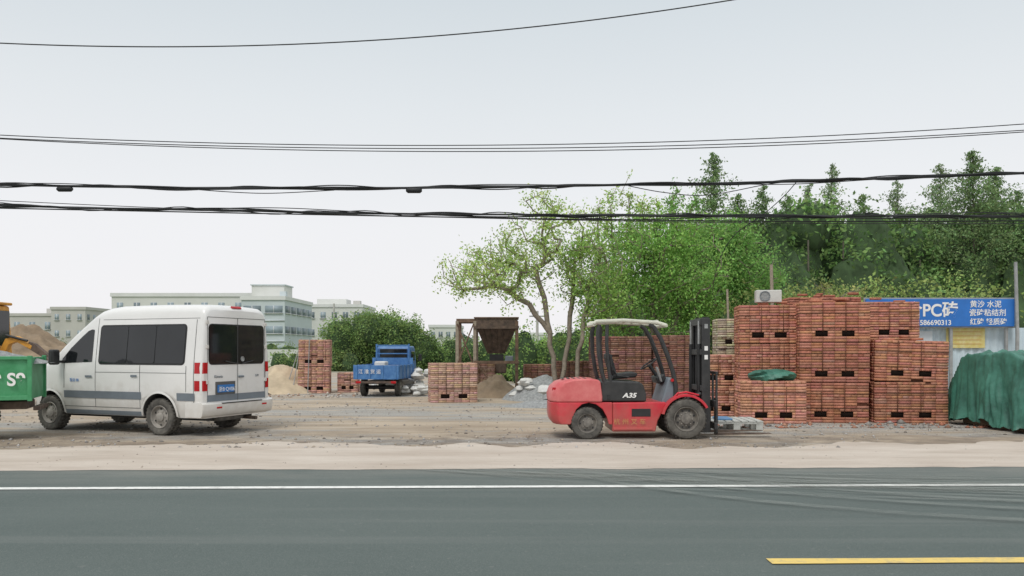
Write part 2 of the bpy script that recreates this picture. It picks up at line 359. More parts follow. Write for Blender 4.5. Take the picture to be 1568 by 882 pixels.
# ------------------------------------------------------------------ brick stacks
def brick_stack(name,fx,fy,W,D,rot,nc,ch=.87,tint=(.46,.20,.13),seed=0,tilt=0,holes=True,extra=0):
    rs=np.random.default_rng(seed+50); B=Batch(); bh=.0605; rows=int(round((ch-.02)/bh)); bh=(ch-.012)/rows; tint=np.array(tint)
    hc=(-W*.19,W*.19); hwid=min(.13,W*.1)
    for c in range(nc):
        dx,dy=rs.normal()*.02,rs.normal()*.015; a=R(rs.normal()*.8); ti=tilt if c==nc-1 else 0
        Mx=np.array(Matrix.Translation((dx,dy,c*ch))@Matrix.Rotation(a,4,'Z')@Matrix.Rotation(ti,4,'Y'))
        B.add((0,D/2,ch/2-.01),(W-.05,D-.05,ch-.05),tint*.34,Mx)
        ct=rs.uniform(.9,1.1)
        for r in range(rows):
            z=(r+.5)*bh; hdr=(r%5 ==4); ln=.118 if hdr else .236; rowk=rs.uniform(.94,1.06)
            for face in range(4):
                w=W if face in(0,2) else D-.22; nb=max(2,int(round(w/ln))); l=w/nb
                for i in range(nb):
                    s=-w/2+(i+.5)*l; spans=[(s-l/2,s+l/2)]
                    if holes and face in (0,2) and r in (2,3):
                        for h0 in hc:   # fork openings: clip the bricks around them
                            out=[]
                            for (p,q) in spans:
                                lo,hi=h0-hwid,h0+hwid
                                if q<=lo or p>=hi: out.append((p,q)); continue
                                if p<lo-.02: out.append((p,lo))
                                if q>hi+.02: out.append((hi,q))
                            spans=out
                    elif rs.random()<.005: continue
                    jit=rs.normal()*.004; k=rs.uniform(.82,1.17)*ct*rowk
                    col=tint*k*np.array([1,rs.uniform(.9,1.15),rs.uniform(.9,1.2)])
                    if rs.random()<.03: col=col*.7+np.array([.13,.10,.08])
                    g=.006
                    for (p,q) in spans:
                        ss=(p+q)/2; ll=q-p
                        if face==0: B.add((ss,.055+jit,z),(ll-g,.11,bh-.005),col,Mx)
                        elif face==2: B.add((ss,D-.055+jit,z),(ll-g,.11,bh-.005),col,Mx)
                        elif face==1: B.add((W/2-.055+jit,D/2+ss,z),(.11,ll-g,bh-.005),col,Mx)
                        else: B.add((-W/2+.055+jit,D/2+ss,z),(.11,ll-g,bh-.005),col,Mx)
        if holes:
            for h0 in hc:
                for yy in (.022,D-.022): B.add((h0,yy,3*bh),(hwid*2,.008,bh*2-.004),(.014,.009,.007),Mx)  # black plates paint the shaded depth of the fork openings
        nb=int(W/.24)
        for i in range(nb):
            for j in range(max(1,int((D-.22)/.118))):
                B.add((-W/2+(i+.5)*W/nb,.11+.059+j*.118,ch-.03),(W/nb-.01,.108,.05),tint*rs.uniform(.8,1.2),Mx)
        for k in range(max(2,int(W/.48))):
            sxx=-W/2+.48*k+ .48
            if sxx<W/2-.1: B.add((sxx-.005,-.005,ch/2+.1),(.014,.006,ch-.25),tint*.33,Mx)
        for zz in (ch*.36,ch*.72):
            B.add((0,-.009,zz),(W+.01,.004,.009),(.12,.07,.05),Mx)
            B.add((-W/2-.008,D/2,zz),(.004,D+.01,.009),(.12,.07,.05),Mx)
        B.add((0,D/2,.004),(W-.02,D-.02,.02),(.06,.03,.02),Mx)
    for e_ in range(extra):
        B.add((rs.uniform(-W/2+.15,W/2-.15),rs.uniform(.1,D-.1),nc*ch+.028+.055*(e_%2)),(.236,.115,.053),tint*rs.uniform(.7,1.2),rz=rs.choice([0,0,1.57,.1,-.15]))
    o=B.build(name,m_brick); o.location=(fx,fy,0); o.rotation_euler=(0,0,rot)
    return o
brick_stack('brick_stack',7.02,17.35,1.46,1.0,R(-7),3,.88,seed=1,extra=14)
brick_stack('brick_stack',5.82,17.95,1.3,1.0,R(-8),3,.87,(.47,.21,.14),seed=2,extra=3)
brick_stack('brick_stack',5.63,17.15,1.38,.7,R(-5),1,.93,(.52,.25,.17),seed=3)
brick_stack('brick_stack',8.95,18.7,1.15,1.0,R(-6),3,.91,(.49,.23,.155),seed=4,extra=2)
brick_stack('brick_stack',8.64,17.3,1.52,.95,R(-6),2,.9,(.46,.205,.135),seed=5,tilt=R(1.6),extra=3)
brick_stack('brick_stack',4.95,19.1,1.05,.9,R(-6),2,.74,(.52,.27,.19),seed=6)
brick_stack('brick_stack',7.75,19.6,1.7,.9,R(-5),3,.965,(.42,.175,.12),seed=7,extra=6)
brick_stack('brick_stack',5.95,21.3,.9,.9,R(-4),3,.81,(.50,.42,.30),seed=8)
brick_stack('brick_stack',-1.72,24.0,1.42,1.0,R(9),1,1.19,(.54,.34,.26),seed=9)
brick_stack('brick_stack',-7.2,29.0,1.12,1.0,R(8),2,.98,(.52,.29,.21),seed=10)
brick_stack('brick_stack',-6.1,29.6,.75,.8,R(4),1,.74,(.50,.29,.22),seed=11)
brick_stack('brick_stack',-1.1,28.2,1.0,.8,R(-4),1,1.15,(.46,.28,.21),seed=12)
brick_stack('brick_stack',3.35,24.0,1.75,.9,R(6),2,1.0,(.27,.14,.105),seed=13,holes=False)
brick_stack('brick_stack',5.15,24.3,1.7,.9,R(2),2,1.02,(.27,.14,.105),seed=14,holes=False)
brick_stack('brick_stack',1.1,29.6,1.2,.9,R(2),1,1.05,(.30,.16,.12),seed=15)
brick_stack('brick_stack',2.1,27.6,1.2,.9,R(2),1,1.2,(.28,.15,.11),seed=16)
pr=empty('scaffold_poles')
for i,(a,b_) in enumerate((((-7.95,28.8,.0),(-7.7,29.1,2.0)),((-8.25,28.9,0),(-7.72,29.2,1.9)),((-7.4,28.85,0),(-7.35,28.9,2.0)))):
    tube('pole_%d'%i,[a,b_],.018,m_steel,pr,6)
def blobroll(name,c,L_,r,mat,rot,seed=0):
    V=[];F=[];n=24;m=26
    for i in range(m):
        t=i/(m-1); x=(t-.5)*L_; rr=r*(1-abs(2*t-1)**6*.75)
        for k in range(n):
            a=2*math.pi*k/n; q=1+.22*math.sin(3*a+t*7+seed)+.12*math.sin(7*a+t*15)
            V.append((x,rr*1.25*q*math.cos(a),rr*.7*q*math.sin(a)))
    for i in range(m-1):
        for k in range(n): F.append((i*n+k,i*n+(k+1)%n,(i+1)*n+(k+1)%n,(i+1)*n+k))
    F+= [tuple(range(n)),tuple(range((m-1)*n,m*n))[::-1]]
    o=mesh(name,V,F,mat,smooth=50); o.location=c; o.rotation_euler=rot; return o
blobroll('folded_tarp',(5.68,17.4,1.03),1.02,.17,m_tarp,(0,0,R(-5)))
ac=empty('air_conditioner_unit',(5.85,18.2,2.66),R(-8))
box('case',(0,0,.15),(.56,.26,.28),M('ac_white',(.58,.58,.55),.6,.1),ac,.015)
lathe('fan_ring',[(.105,-.02),(.115,-.02),(.115,.0),(.105,.0)],m_grey,ac,(-.09,-.132,.15),24)
for i in range(6): box('grille_%d'%i,(-.09,-.139,.07+i*.032),(.2,.006,.008),m_grey,ac)
def post(name,x,y,h,r,mat=m_wood):
    return tube(name,[(x,y,0),(x+.03,y,h*.5),(x-.02,y,h)],[r,r*.95,r*.85],mat,n=10)
post('wooden_post',7.05,21.6,3.9,.05); post('wooden_post',6.1,22.5,3.3,.035)
post('wooden_post',13.55,21.4,3.95,.05,m_steel)
# ------------------------------------------------------------------ vehicle wheels
def wheel(parent,c,r,w,outer=-1,name='wheel',rim=m_rim,holes=6):
    h=w/2
    prof=[(r*.60,-h*.80),(r*.66,-h*.98),(r*.80,-h*1.02),(r*.93,-h*.92),(r*.985,-h*.72),(r,-h*.4),(r,h*.4),(r*.985,h*.72),(r*.93,h*.92),(r*.8,h),(r*.6,h*.8)]
    lathe(name+'_tyre',prof,m_rub,parent,c,40)
    s=outer
    rp=[(r*.62,s*h*.86),(r*.60,s*h*.95),(r*.575,s*h*.92),(r*.56,s*h*.55),(r*.50,s*h*.35),(r*.36,s*h*.55),(r*.26,s*h*.62),(r*.24,s*h*.85),(r*.10,s*h*.92),(.002,s*h*.92)]
    lathe(name+'_rim',rp,rim,parent,c,32)
    for i in range(holes):
        a=2*math.pi*(i+.5)/holes; rr=r*.43
        lathe(name+'_hole_%d'%i,[(.0,s*h*.57),(r*.055,s*h*.57)],m_black,parent,(c[0]+rr*math.cos(a),c[1],c[2]+rr*math.sin(a)),10)
        a2=2*math.pi*i/holes
        lathe(name+'_nut_%d'%i,[(.0,s*h*.74),(r*.03,s*h*.74),(r*.03,s*h*.58)],m_rim,parent,(c[0]+r*.31*math.cos(a2),c[1],c[2]+r*.31*math.sin(a2)),8)
    B=Batch(); nl=30
    for i in range(nl):
        a=2*math.pi*i/nl
        Mx=np.array(Matrix.Rotation(-a,4,'Y'))
        for sgn in (-1,1): B.add((r*.997,sgn*h*.52,0),(r*.035,h*.62,r*.11),(.09,.085,.075),Mx)
    o=B.build(name+'_tread',m_brick,parent); o.location=c
# ------------------------------------------------------------------ VAN
van=empty('white_passenger_van',(-5.27,15.28,0),R(158))
HWZ=[(.30,.86),(.36,.915),(.5,.94),(.8,.955),(1.2,.955),(1.35,.945),(2.1,.865),(2.45,.80)]
hw=lambda z: float(np.interp(z,[a for a,_ in HWZ],[b for _,b in HWZ]))
def plan(x):
    if x<.12: return .93+.07*math.sqrt(max(0,1-((.12-x)/.12)**2))
    if x<3.3: return 1
    t=(x-3.3)/1.18; return 1-.20*t**2.6
ZT=[(0,2.34),(.03,2.385),(.08,2.42),(.25,2.445),(1.2,2.46),(2.15,2.45),(2.4,2.42),(2.6,2.36),(2.75,2.26),(3.2,1.93),(3.66,1.56),(3.78,1.49),(4.1,1.34),(4.3,1.20),(4.4,1.02),(4.46,.80),(4.48,.60)]
zt=lambda x: float(np.interp(x,[a for a,_ in ZT],[b for _,b in ZT]))
def rad(x): return float(np.interp(x,[0,2.3,2.75,3.6,3.9,4.48],[.2,.2,.12,.1,.16,.10]))
def vsec(x):
    top=zt(x); r=rad(x); zb=.34; pts=[]
    for i in range(13):
        z=zb+(top-r-zb)*i/12; pts.append((hw(z)*plan(x),z))
    y0=pts[-1][0]
    for i in range(1,7):
        a=math.pi/2*i/6; pts.append((y0-r*1.0*(1-math.cos(a)),top-r+r*math.sin(a)*.93))
    y1=pts[-1][0]
    for i in range(1,5):
        t=1-i/4; pts.append((y1*t,top-r*.07*(t*t)))
    return pts
xs=[0,.012,.03,.06,.09,.12,.25,.5,.8,1.1,1.5,1.9,2.15,2.4,2.5,2.6,2.68,2.75,2.9,3.05,3.2,3.35,3.5,3.66,3.72,3.78,3.9,4.0,4.1,4.2,4.3,4.35,4.4,4.43,4.46,4.48]
V=[];F=[]; half=len(vsec(1.)); n=2*half-1
for x in xs:
    s=vsec(x); full=[(y,z) for y,z in s]+[(-y,z) for y,z in s[::-1][1:]]
    V+=[(x,y,z) for y,z in full]
for i in range(len(xs)-1):
    for k in range(n):
        F.append((i*n+k,(i+1)*n+k,(i+1)*n+(k+1)%n,i*n+(k+1)%n))
F.append(tuple(range(n))); F.append(tuple(range((len(xs)-1)*n,len(xs)*n))[::-1])
body=mesh('body',V,F,[m_vanw,m_black],van,smooth=32)
bpy.context.view_layer.update()
AX=[(1.0,.345),(3.87,.345)]
for i,(ax,az) in enumerate(AX):
    for sd in (1,-1):
        cu=tube('cut',[(ax,sd*.60,az+.03),(ax,sd*1.2,az+.03)],.41,m_black,van,40)
        cu.data.materials.clear(); cu.data.materials.append(m_vanw); cu.data.materials.append(m_black)
        for p in cu.data.polygons: p.material_index=1
        md=body.modifiers.new('arch','BOOLEAN'); md.operation='DIFFERENCE'; md.object=cu; md.solver='EXACT'
        bpy.context.view_layer.objects.active=body
        dg=bpy.context.evaluated_depsgraph_get(); bpy.context.view_layer.update()
        dg.update(); me=bpy.data.meshes.new_from_object(body.evaluated_get(dg)); 
        body.modifiers.clear(); body.data=me
        bpy.data.objects.remove(cu)
def patch(name,q,mat,side=1,off=.004,nu=10,nv=6):
    V=[];F=[]
    for j in range(nv+1):
        for i in range(nu+1):
            u=i/nu;v=j/nv
            x=(q[0][0]*(1-u)+q[1][0]*u)*(1-v)+(q[3][0]*(1-u)+q[2][0]*u)*v
            z=(q[0][1]*(1-u)+q[1][1]*u)*(1-v)+(q[3][1]*(1-u)+q[2][1]*u)*v
            V.append((x,side*(hw(z)*plan(x)+off),z))
    for j in range(nv):
        for i in range(nu):
            a=j*(nu+1)+i; f=(a,a+1,a+nu+2,a+nu+1); F.append(f if side<0 else f[::-1])
    return mesh(name,V,F,mat,van,smooth=60)
def rect(x0,x1,z0,z1): return [(x0,z0),(x1,z0),(x1,z1),(x0,z1)]
def rpoly(x0,x1,z0,z1,r,n=5):
    P=[]
    for cx,cz,a0 in ((x1-r,z1-r,0),(x0+r,z1-r,90),(x0+r,z0+r,180),(x1-r,z0+r,270)):
        for i in range(n+1):
            a=R(a0+90*i/n); P.append((cx+r*math.cos(a),cz+r*math.sin(a)))
    return P
def sidepoly(name,P,mat,side=1,off=.005):
    V=[(x,side*(hw(z)*plan(x)+off),z) for x,z in P]
    cx=sum(p[0] for p in P)/len(P); cz=sum(p[1] for p in P)/len(P); V.append((cx,side*(hw(cz)*plan(cx)+off),cz)); n=len(P)
    return mesh(name,V,[(i,(i+1)%n,n) if side<0 else ((i+1)%n,i,n) for i in range(n)],mat,van,smooth=60)
for sd in (1,-1):
    t='l' if sd>0 else 'r'
    sidepoly('window_gasket_'+t,rpoly(.38,2.54,1.31,2.07,.08),m_black,sd,.004)
    for i,(a,b_) in enumerate(((.41,1.1),(1.12,1.80),(1.82,2.51))):
        sidepoly('side_window_%s%d'%(t,i),rpoly(a,b_,1.34,2.04,.05),m_glass,sd,.009)
    sidepoly('door_window_'+t,[(2.70,1.36),(3.52,1.33),(3.50,1.42),(3.30,1.62),(3.0,1.86),(2.86,1.96),(2.76,1.99),(2.70,1.98)],m_glass,sd,.006)
    for nm,q in (('stripe_rear',rect(.14,.56,.66,.80)),('stripe_mid',rect(1.43,3.44,.66,.80))):
        patch(nm+t,q,m_grey,sd,.010,10,3)
    for nm,q in (('seam_a',rect(2.60,2.612,.5,2.2)),('seam_b',rect(3.44,3.452,.85,1.4)),('seam_c',rect(1.46,1.472,.5,1.31)),('seam_d',rect(.16,.172,.5,2.15)),
                 ('sill_seam',rect(1.45,3.44,.49,.50)),('rail_seam',rect(.35,2.6,1.16,1.168)),('seam_e',rect(.34,.352,.82,1.3)),('roof_seam',rect(.1,2.5,2.17,2.178))):
        patch(nm+t,q,m_seam,sd,.003,8,8)
    patch('door_handle_'+t,rect(2.68,2.86,1.06,1.10),m_grey,sd,.02); patch('slide_handle_'+t,rect(1.52,1.68,1.08,1.12),m_grey,sd,.02)
    patch('sill_'+t,rect(1.43,3.43,.345,.43),m_grey,sd,.003,10,2)
    for ax,az in AX:
        P=[]
        for a in np.linspace(-2,182,24):
            P.append((ax+.41*math.cos(R(a)),az+.03+.41*math.sin(R(a)))); 
        V=[];F=[]
        for (x,z) in P:
            dx,dz=(x-ax)/.41,(z-az-.03)/.41; x2,z2=ax+dx*.45,az+.03+dz*.45
            V+=[(x,sd*(hw(z)*plan(x)+.012),z),(x2,sd*(hw(z2)*plan(x2)+.004),z2)]
        for i in range(len(P)-1): F.append((2*i,2*i+1,2*i+3,2*i+2))
        mesh('arch_lip_%s_%d'%(t,ax),V,F,m_vanw,van,smooth=60)
    segs=[(1.36,1.16,m_rl),(1.158,1.03,m_wl),(1.028,.84,m_rl)]
    for k,(zA,zB,mm) in enumerate(segs):
        V=[];F=[]
        for z in (zB,zA):
            w_=hw(z)
            V+=[(-.012,sd*(w_*.93-.09),z),(-.012,sd*(w_*.93),z),(.02,sd*(w_*.965),z),(.06,sd*(w_*.99+.006),z),(.145,sd*(w_+.008),z),(.145,sd*(w_-.02),z)]
        for i in range(5): F.append((i,i+1,i+7,i+6) if sd<0 else (i+1,i,i+6,i+7))
        mesh('tail_lamp_%s%d'%(t,k),V,F,mm,van,smooth=40)
    box('mirror_'+t,(3.50,sd*1.13,1.45),(.14,.17,.30),m_black,van,.035); box('mirror_arm_'+t,(3.47,sd*1.0,1.36),(.08,.16,.05),m_black,van,.01)
def rearpoly(name,P,mat,off=.006):
    V=[(-off,y,z) for y,z in P]; return mesh(name,V,[tuple(range(len(P)))],mat,van)
rearpoly('rear_gasket',rpoly(-.765,.765,1.315,2.075,.09),m_black,.004)
for sd in (-1,1):
    a,b_=sorted((sd*.012,sd*.745)); rearpoly('rear_window_%d'%(sd+1),rpoly(a,b_,1.335,2.055,.06),m_glass,.009)
rearpoly('door_split',rpoly(-.006,.006,.62,2.2,.004),m_seam,.011)
rearpoly('rear_stripe',[(-.80,.64),(.80,.64),(.80,.76),(-.80,.76)],m_grey,.007)
for sd in (-1,1): rearpoly('door_edge_%d'%sd,rpoly(sd*.79-.006,sd*.79+.006,.62,2.2,.004),m_seam,.005)
rearpoly('door_top_edge',rpoly(-.79,.79,2.19,2.20,.004),m_seam,.005)
for sd in (-1,1):
    for i,z in enumerate((1.0,1.65,2.1)): box('hinge_%d_%d'%(sd,i),(-.01,sd*.80,z),(.03,.06,.07),m_vanw,van,.008)
box('number_plate',(-.022,.33,.87),(.012,.44,.14),m_plate,van,.004)
box('plate_recess',(-.010,.33,.88),(.012,.52,.24),m_seam,van,.01)
text('plate_text','浙B·QV063',(-.031,.53,.825),.10,m_whitet,van,(R(90),0,R(-90)),ext=.001)
text('badge','Kinwin',(-.008,.62,1.07),.08,m_grey,van,(R(90),0,R(-90)),ext=.002); text('badge_r','2.8T',(-.008,-.50,1.07),.06,m_grey,van,(R(90),0,R(-90)),ext=.002)
text('door_lettering','客运 88',(3.28,.968,.98),.075,m_plate,van,(R(90),0,R(180)),ext=.001)
lathe('badge_logo',[(.0,0),(.05,0),(.05,.01)],m_steel,van,(-.018,-.12,1.42),20).rotation_euler=(0,0,R(90))
box('rear_handle',(-.02,-.09,1.08),(.03,.14,.04),m_grey,van,.01)
tube('rear_wiper',[(-.03,.05,1.33),(-.035,.35,1.38)],.010,m_black,van,6); tube('rear_wiper_b',[(-.03,-.1,1.33),(-.035,-.4,1.38)],.010,m_black,van,6)
box('high_brake_lamp',(.03,0,2.40),(.05,.26,.03),m_rl,van,.008,rot=(0,R(-50),0))
P=[(-.10,.44),(-.13,.50),(-.13,.60),(-.04,.63),(.12,.63),(.35,.62),(.36,.36),(-.02,.36),(-.08,.40)]
V=[];F=[]; ys=[-.965,-.92,-.7,-.3,.3,.7,.92,.965]; 
for y in ys:
    k=1-.55*max(0,(abs(y)-.7)/.26)**2
    V+=[((x*k if x<0 else x),y,z) for x,z in P]
n=len(P)
for i in range(len(ys)-1):
    for j in range(n): F.append((i*n+j,i*n+(j+1)%n,(i+1)*n+(j+1)%n,(i+1)*n+j))
F+=[tuple(range(n))[::-1],tuple(range((len(ys)-1)*n,len(ys)*n))]
mesh('rear_bumper',V,F,m_vanw,van,smooth=40)
box('bumper_step',(-.125,0,.605),(.03,1.1,.02),m_black,van,.004)
for sd in (-1,1): box('reflector_%d'%sd,(-.125,sd*.62,.53),(.02,.14,.035),m_rl,van,.006)
box('under_frame',(2.1,0,.33),(3.9,1.2,.12),m_black,van,.02)
tube('exhaust',[(.5,-.45,.27),(-.08,-.45,.26)],.035,m_rust,van)
tube('rear_axle',[(1.0,-.8,.33),(1.0,.8,.33)],.06,m_black,van)
box('muffler',(.55,-.3,.30),(.5,.3,.14),m_black,van,.05); box('spare_tyre',(.35,.1,.31),(.6,.7,.12),m_rub,van,.05)
V=[];F=[];X_=np.linspace(2.78,3.66,8)
for x in X_:
    y1=hw(zt(x)-rad(x))*plan(x)-rad(x)*.8
    for k in range(9): t=-1+2*k/8; V.append((x+.004,y1*t,zt(x)-.05*rad(x)*t*t+.008))
for i in range(7):
    for k in range(8): F.append((i*9+k,i*9+k+1,(i+1)*9+k+1,(i+1)*9+k))
mesh('windshield',V,F,m_glass,van,smooth=60)
box('front_bumper',(4.44,0,.48),(.16,1.5,.26),m_grey,van,.05); box('front_grille',(4.50,0,.85),(.02,1.0,.16),m_black,van,.01)
for sd in (-1,1): box('headlamp_%d'%sd,(4.36,sd*.62,.98),(.16,.26,.22),m_wl,van,.05,rot=(0,R(-18),R(sd*12)))
for ax,az in AX:
    for sd in (1,-1): wheel(van,(ax,sd*.83,.345),.345,.235,outer=sd,name='wheel_%d_%d'%(ax,sd))
# ------------------------------------------------------------------ FORKLIFT
fk=empty('forklift',(0,14.72,0),R(1.0))
def cw(name,poly,ys,scalef,mat,parent,bev=.0):
    V=[];F=[];n=len(poly)
    for y in ys:
        k=scalef(y); V+=[(1.62-(1.62-x)*k if x<1.62 else x,y,z) for x,z in poly]
    for i in range(len(ys)-1):
        for j in range(n): F.append((i*n+j,(i+1)*n+j,(i+1)*n+(j+1)%n,i*n+(j+1)%n))
    F+=[tuple(range(n)),tuple(range((len(ys)-1)*n,len(ys)*n))[::-1]]
    return mesh(name,V,F,mat,parent,smooth=50,bevel=bev,seg=3)
ys=[-.56,-.53,-.45,-.3,0,.3,.45,.53,.56]
sf=lambda y: 1-.16*max(0,(abs(y)-.25)/.31)**2.5
upper=[(.66,.66),(.655,.80),(.70,.92),(.80,1.01),(.98,1.06),(1.25,1.075),(1.52,1.06),(1.56,1.02),(1.60,.76),(1.60,.66)]
cw('counterweight_top',upper,ys,sf,m_redf,fk,.03)
lower=[(.665,.655),(.66,.45),(.68,.33),(.74,.26),(.92,.26),(.97,.30),(.985,.40),(1.05,.53),(1.17,.62),(1.33,.655)]
cw('counterweight_low',lower,ys,sf,m_red,fk,.015)
lower2=[(1.33,.655),(1.49,.62),(1.61,.53),(1.68,.40),(1.72,.26),(1.78,.26),(1.78,.655)]
prism('counterweight_side',lower2,-.54,.54,m_red,fk,.012)
box('rear_axle_beam',(1.33,0,.34),(.2,.8,.16),m_black,fk,.02)
box('inner_block',(1.4,0,.5),(1.2,.5,.3),m_black,fk)
box('tow_slot',(.70,0,.45),(.05,.2,.1),m_black,fk)
for sd in (-1,1): 
    box('tail_light_%d'%sd,(.76,sd*.44,.86),(.05,.10,.12),m_rl,fk,.012,rot=(0,0,R(sd*-35)))
for i in range(5): box('cw_slot_%d'%i,(.93+i*.1,0,1.072),(.04,.5,.006),m_black,fk)
prism('chassis',[(1.785,.13),(2.56,.13),(2.60,.32),(2.70,.52),(2.80,.62),(2.72,.66),(1.785,.65)],-.52,.52,m_red,fk,.02)
prism('step_skirt',[(1.80,.16),(2.5,.16),(2.5,.20),(1.80,.20)],-.545,.545,m_red,fk,.008)
box('step_recess',(2.30,-.522,.47),(.34,.012,.14),m_black,fk,.004)
prism('engine_hood',[(1.58,.665),(2.40,.665),(2.40,.80),(2.34,.98),(2.26,1.02),(1.66,1.05),(1.58,1.02)],-.50,.50,m_blackp,fk,.03,3)
text('hood_number','A35',(1.97,-.512,.74),.115,m_whitet,fk,shear=.25,sx=1.25,bold=.004)
text('maker_text','杭 州 叉 车',(1.80,-.548,.27),.115,m_yt,fk,ext=.001,sx=1.05)
box('hood_latch',(1.72,-.505,.75),(.05,.02,.08),m_black,fk,.005)
box('floor',(2.62,0,.60),(.5,.98,.06),m_black,fk,.01)
prism('front_cowl',[(2.66,.62),(2.98,.62),(2.96,.95),(2.88,1.10),(2.80,1.08),(2.72,.8)],-.46,.46,m_grey,fk,.03)
def arch(name,cx,cz,r,w0,w1,t,a0,a1,mat):
    P=[(cx+(r+t)*math.cos(R(a)),cz+(r+t)*math.sin(R(a))) for a in np.linspace(a0,a1,14)]+[(cx+r*math.cos(R(a)),cz+r*math.sin(R(a))) for a in np.linspace(a1,a0,14)]
    prism(name,P,w0,w1,mat,fk,.006)
for i,(w0,w1) in enumerate(((-.62,-.38),(.38,.62))):
    arch('fender_%d'%i,3.09,.36,.40,w0,w1,.045,28,168,m_red)
for sd in (-1,1):
    wheel(fk,(3.09,sd*.50,.36),.36,.26,outer=sd,name='drive_wheel_%d'%sd,rim=M('rim_black%d'%sd,(.14,.13,.12),.8,.3,8,c2=(.26,.24,.21)),holes=8)
    wheel(fk,(1.33,sd*.50,.285),.285,.20,outer=sd,name='steer_wheel_%d'%sd,rim=M('rim_grey%d'%sd,(.15,.14,.13),.8,.3,8,c2=(.26,.24,.21)),holes=5)
tube('front_axle',[(3.09,-.5,.36),(3.09,.5,.36)],.09,m_black,fk)
for sd in (-1,1):
    y=sd*.47
    tube('guard_rear_leg_%d'%sd,[(1.66,y,.98),(1.60,y,1.2),(1.545,y,1.55),(1.535,y*.98,1.9),(1.56,y*.96,2.04)],.040,m_blackp,fk)
    tube('guard_rear_leg_b_%d'%sd,[(1.76,y,1.0),(1.72,y,1.3),(1.69,y,1.7),(1.70,y*.97,2.04)],.034,m_blackp,fk)
    tube('guard_front_leg_%d'%sd,[(2.93,y,.70),(2.93,y,.95),(2.88,y,1.2),(2.78,y,1.5),(2.66,y*.98,1.8),(2.54,y*.96,2.0),(2.46,y*.95,2.05)],.042,m_blackp,fk)
    tube('guard_side_rail_%d'%sd,[(1.46,y*.97,2.06),(1.5,y*.97,2.10),(2.0,y*.97,2.12),(2.6,y*.97,2.08),(2.76,y*.97,2.03)],.036,m_cream,fk)
for i,x in enumerate((1.47,2.76)): tube('guard_cross_%d'%i,[(x,-.46,2.05 if i==0 else 2.03),(x,.46,2.05 if i==0 else 2.03)],.034,m_cream,fk)
for i in range(7):
    x=1.62+i*.165; box('guard_bar_%d'%i,(x,0,2.115),(.035,.88,.03),m_cream,fk,.006,rot=(0,R(25),0))
prism('seat_cushion',[(1.82,1.05),(2.26,1.09),(2.30,1.15),(2.24,1.19),(1.84,1.15)],-.23,.23,m_black,fk,.03,3)
prism('seat_back',[(1.82,1.12),(1.92,1.12),(1.86,1.36),(1.80,1.52),(1.73,1.53),(1.72,1.45)],-.22,.22,m_black,fk,.03,3)
tube('grab_handle',[(1.80,-.3,1.5),(1.78,-.36,1.3),(1.90,-.36,1.12),(2.1,-.36,1.1)],.018,m_black,fk)
tube('steering_column',[(2.80,0,.95),(2.55,0,1.30)],.035,m_black,fk)
st=lathe('steering_wheel',[(.17+.014*math.cos(a),.014*math.sin(a)) for a in np.linspace(0,2*math.pi,9)],m_black,fk,(2.53,0,1.33),28,axis='Z'); st.rotation_euler=(0,R(-35),0)
box('dash',(2.72,0,1.06),(.18,.5,.14),m_black,fk,.03,rot=(0,R(-20),0))
for i in range(4): tube('lever_%d'%i,[(2.70,-.22-.05*i,1.02),(2.62,-.24-.05*i,1.28)],.010,m_steel,fk,6); 
box('work_light',(2.92,-.42,1.02),(.08,.1,.1),m_orange,fk,.02); lathe('red_knob',[(0,-.02),(.03,-.02),(.03,.02)],m_rl,fk,(2.86,-.5,1.05),12)
tube('hose_red',[(2.78,-.49,.62),(2.95,-.55,.82),(3.1,-.55,.84),(3.35,-.45,.78)],.016,m_red,fk)
for sd in (-1,1):
    y=sd*.36
    box('mast_outer_%d'%sd,(3.50,y,1.13),(.15,.07,2.06),m_blackp,fk,.008)
    box('mast_outer_web_%d'%sd,(3.43,y-sd*.05,1.13),(.02,.08,2.06),m_blackp,fk)
    box('mast_inner_%d'%sd,(3.52,y-sd*.09,1.17),(.12,.055,2.04),m_black,fk,.006)
    tube('lift_cylinder_%d'%sd,[(3.39,y-sd*.06,.3),(3.39,y-sd*.06,1.7)],.035,m_black,fk); tube('lift_rod_%d'%sd,[(3.39,y-sd*.06,1.7),(3.39,y-sd*.06,2.12)],.02,m_steel,fk)
    tube('tilt_cylinder_%d'%sd,[(2.9,sd*.30,.55),(3.42,sd*.33,.80)],.04,m_black,fk)
    box('chain_%d'%sd,(3.50,sd*.16,1.2),(.02,.04,1.7),m_rust,fk)
    box('fork_heel_%d'%sd,(3.72,sd*.24,.38),(.045,.12,.66),m_blackp,fk,.006)
    prism('fork_%d'%sd,[(3.70,.04),(4.72,.065),(4.72,.075),(3.70,.085)],sd*.24-.06,sd*.24+.06,m_rust,fk)
for i,(z,h) in enumerate(((2.10,.12),(1.55,.10),(.9,.1),(.35,.14))): box('mast_cross_%d'%i,(3.42,0,z),(.06,.78,h),m_blackp,fk,.008)
for i in range(4): tube('mast_hose_%d'%i,[(3.44,-.12+.07*i,.5),(3.43,-.12+.07*i,1.4),(3.45,-.1+.06*i,2.0)],.013,m_black,fk,6)
box('carriage_low',(3.66,0,.22),(.06,.96,.12),m_blackp,fk,.008); box('carriage_up',(3.66,0,.62),(.06,.96,.12),m_blackp,fk,.008)
for i,y in enumerate((-.50,-.25,0,.25,.50)): box('backrest_bar_%d'%i,(3.66,y,.86),(.035,.035,.62),m_blackp,fk,.004)
box('backrest_top',(3.66,0,1.18),(.04,1.05,.05),m_blackp,fk,.004)
for k,z in enumerate((2.02,1.62,1.46)): box('mast_label_%d'%k,(3.50,-.398,z),(.06,.004,.08),m_whitet if k else m_steel,fk)
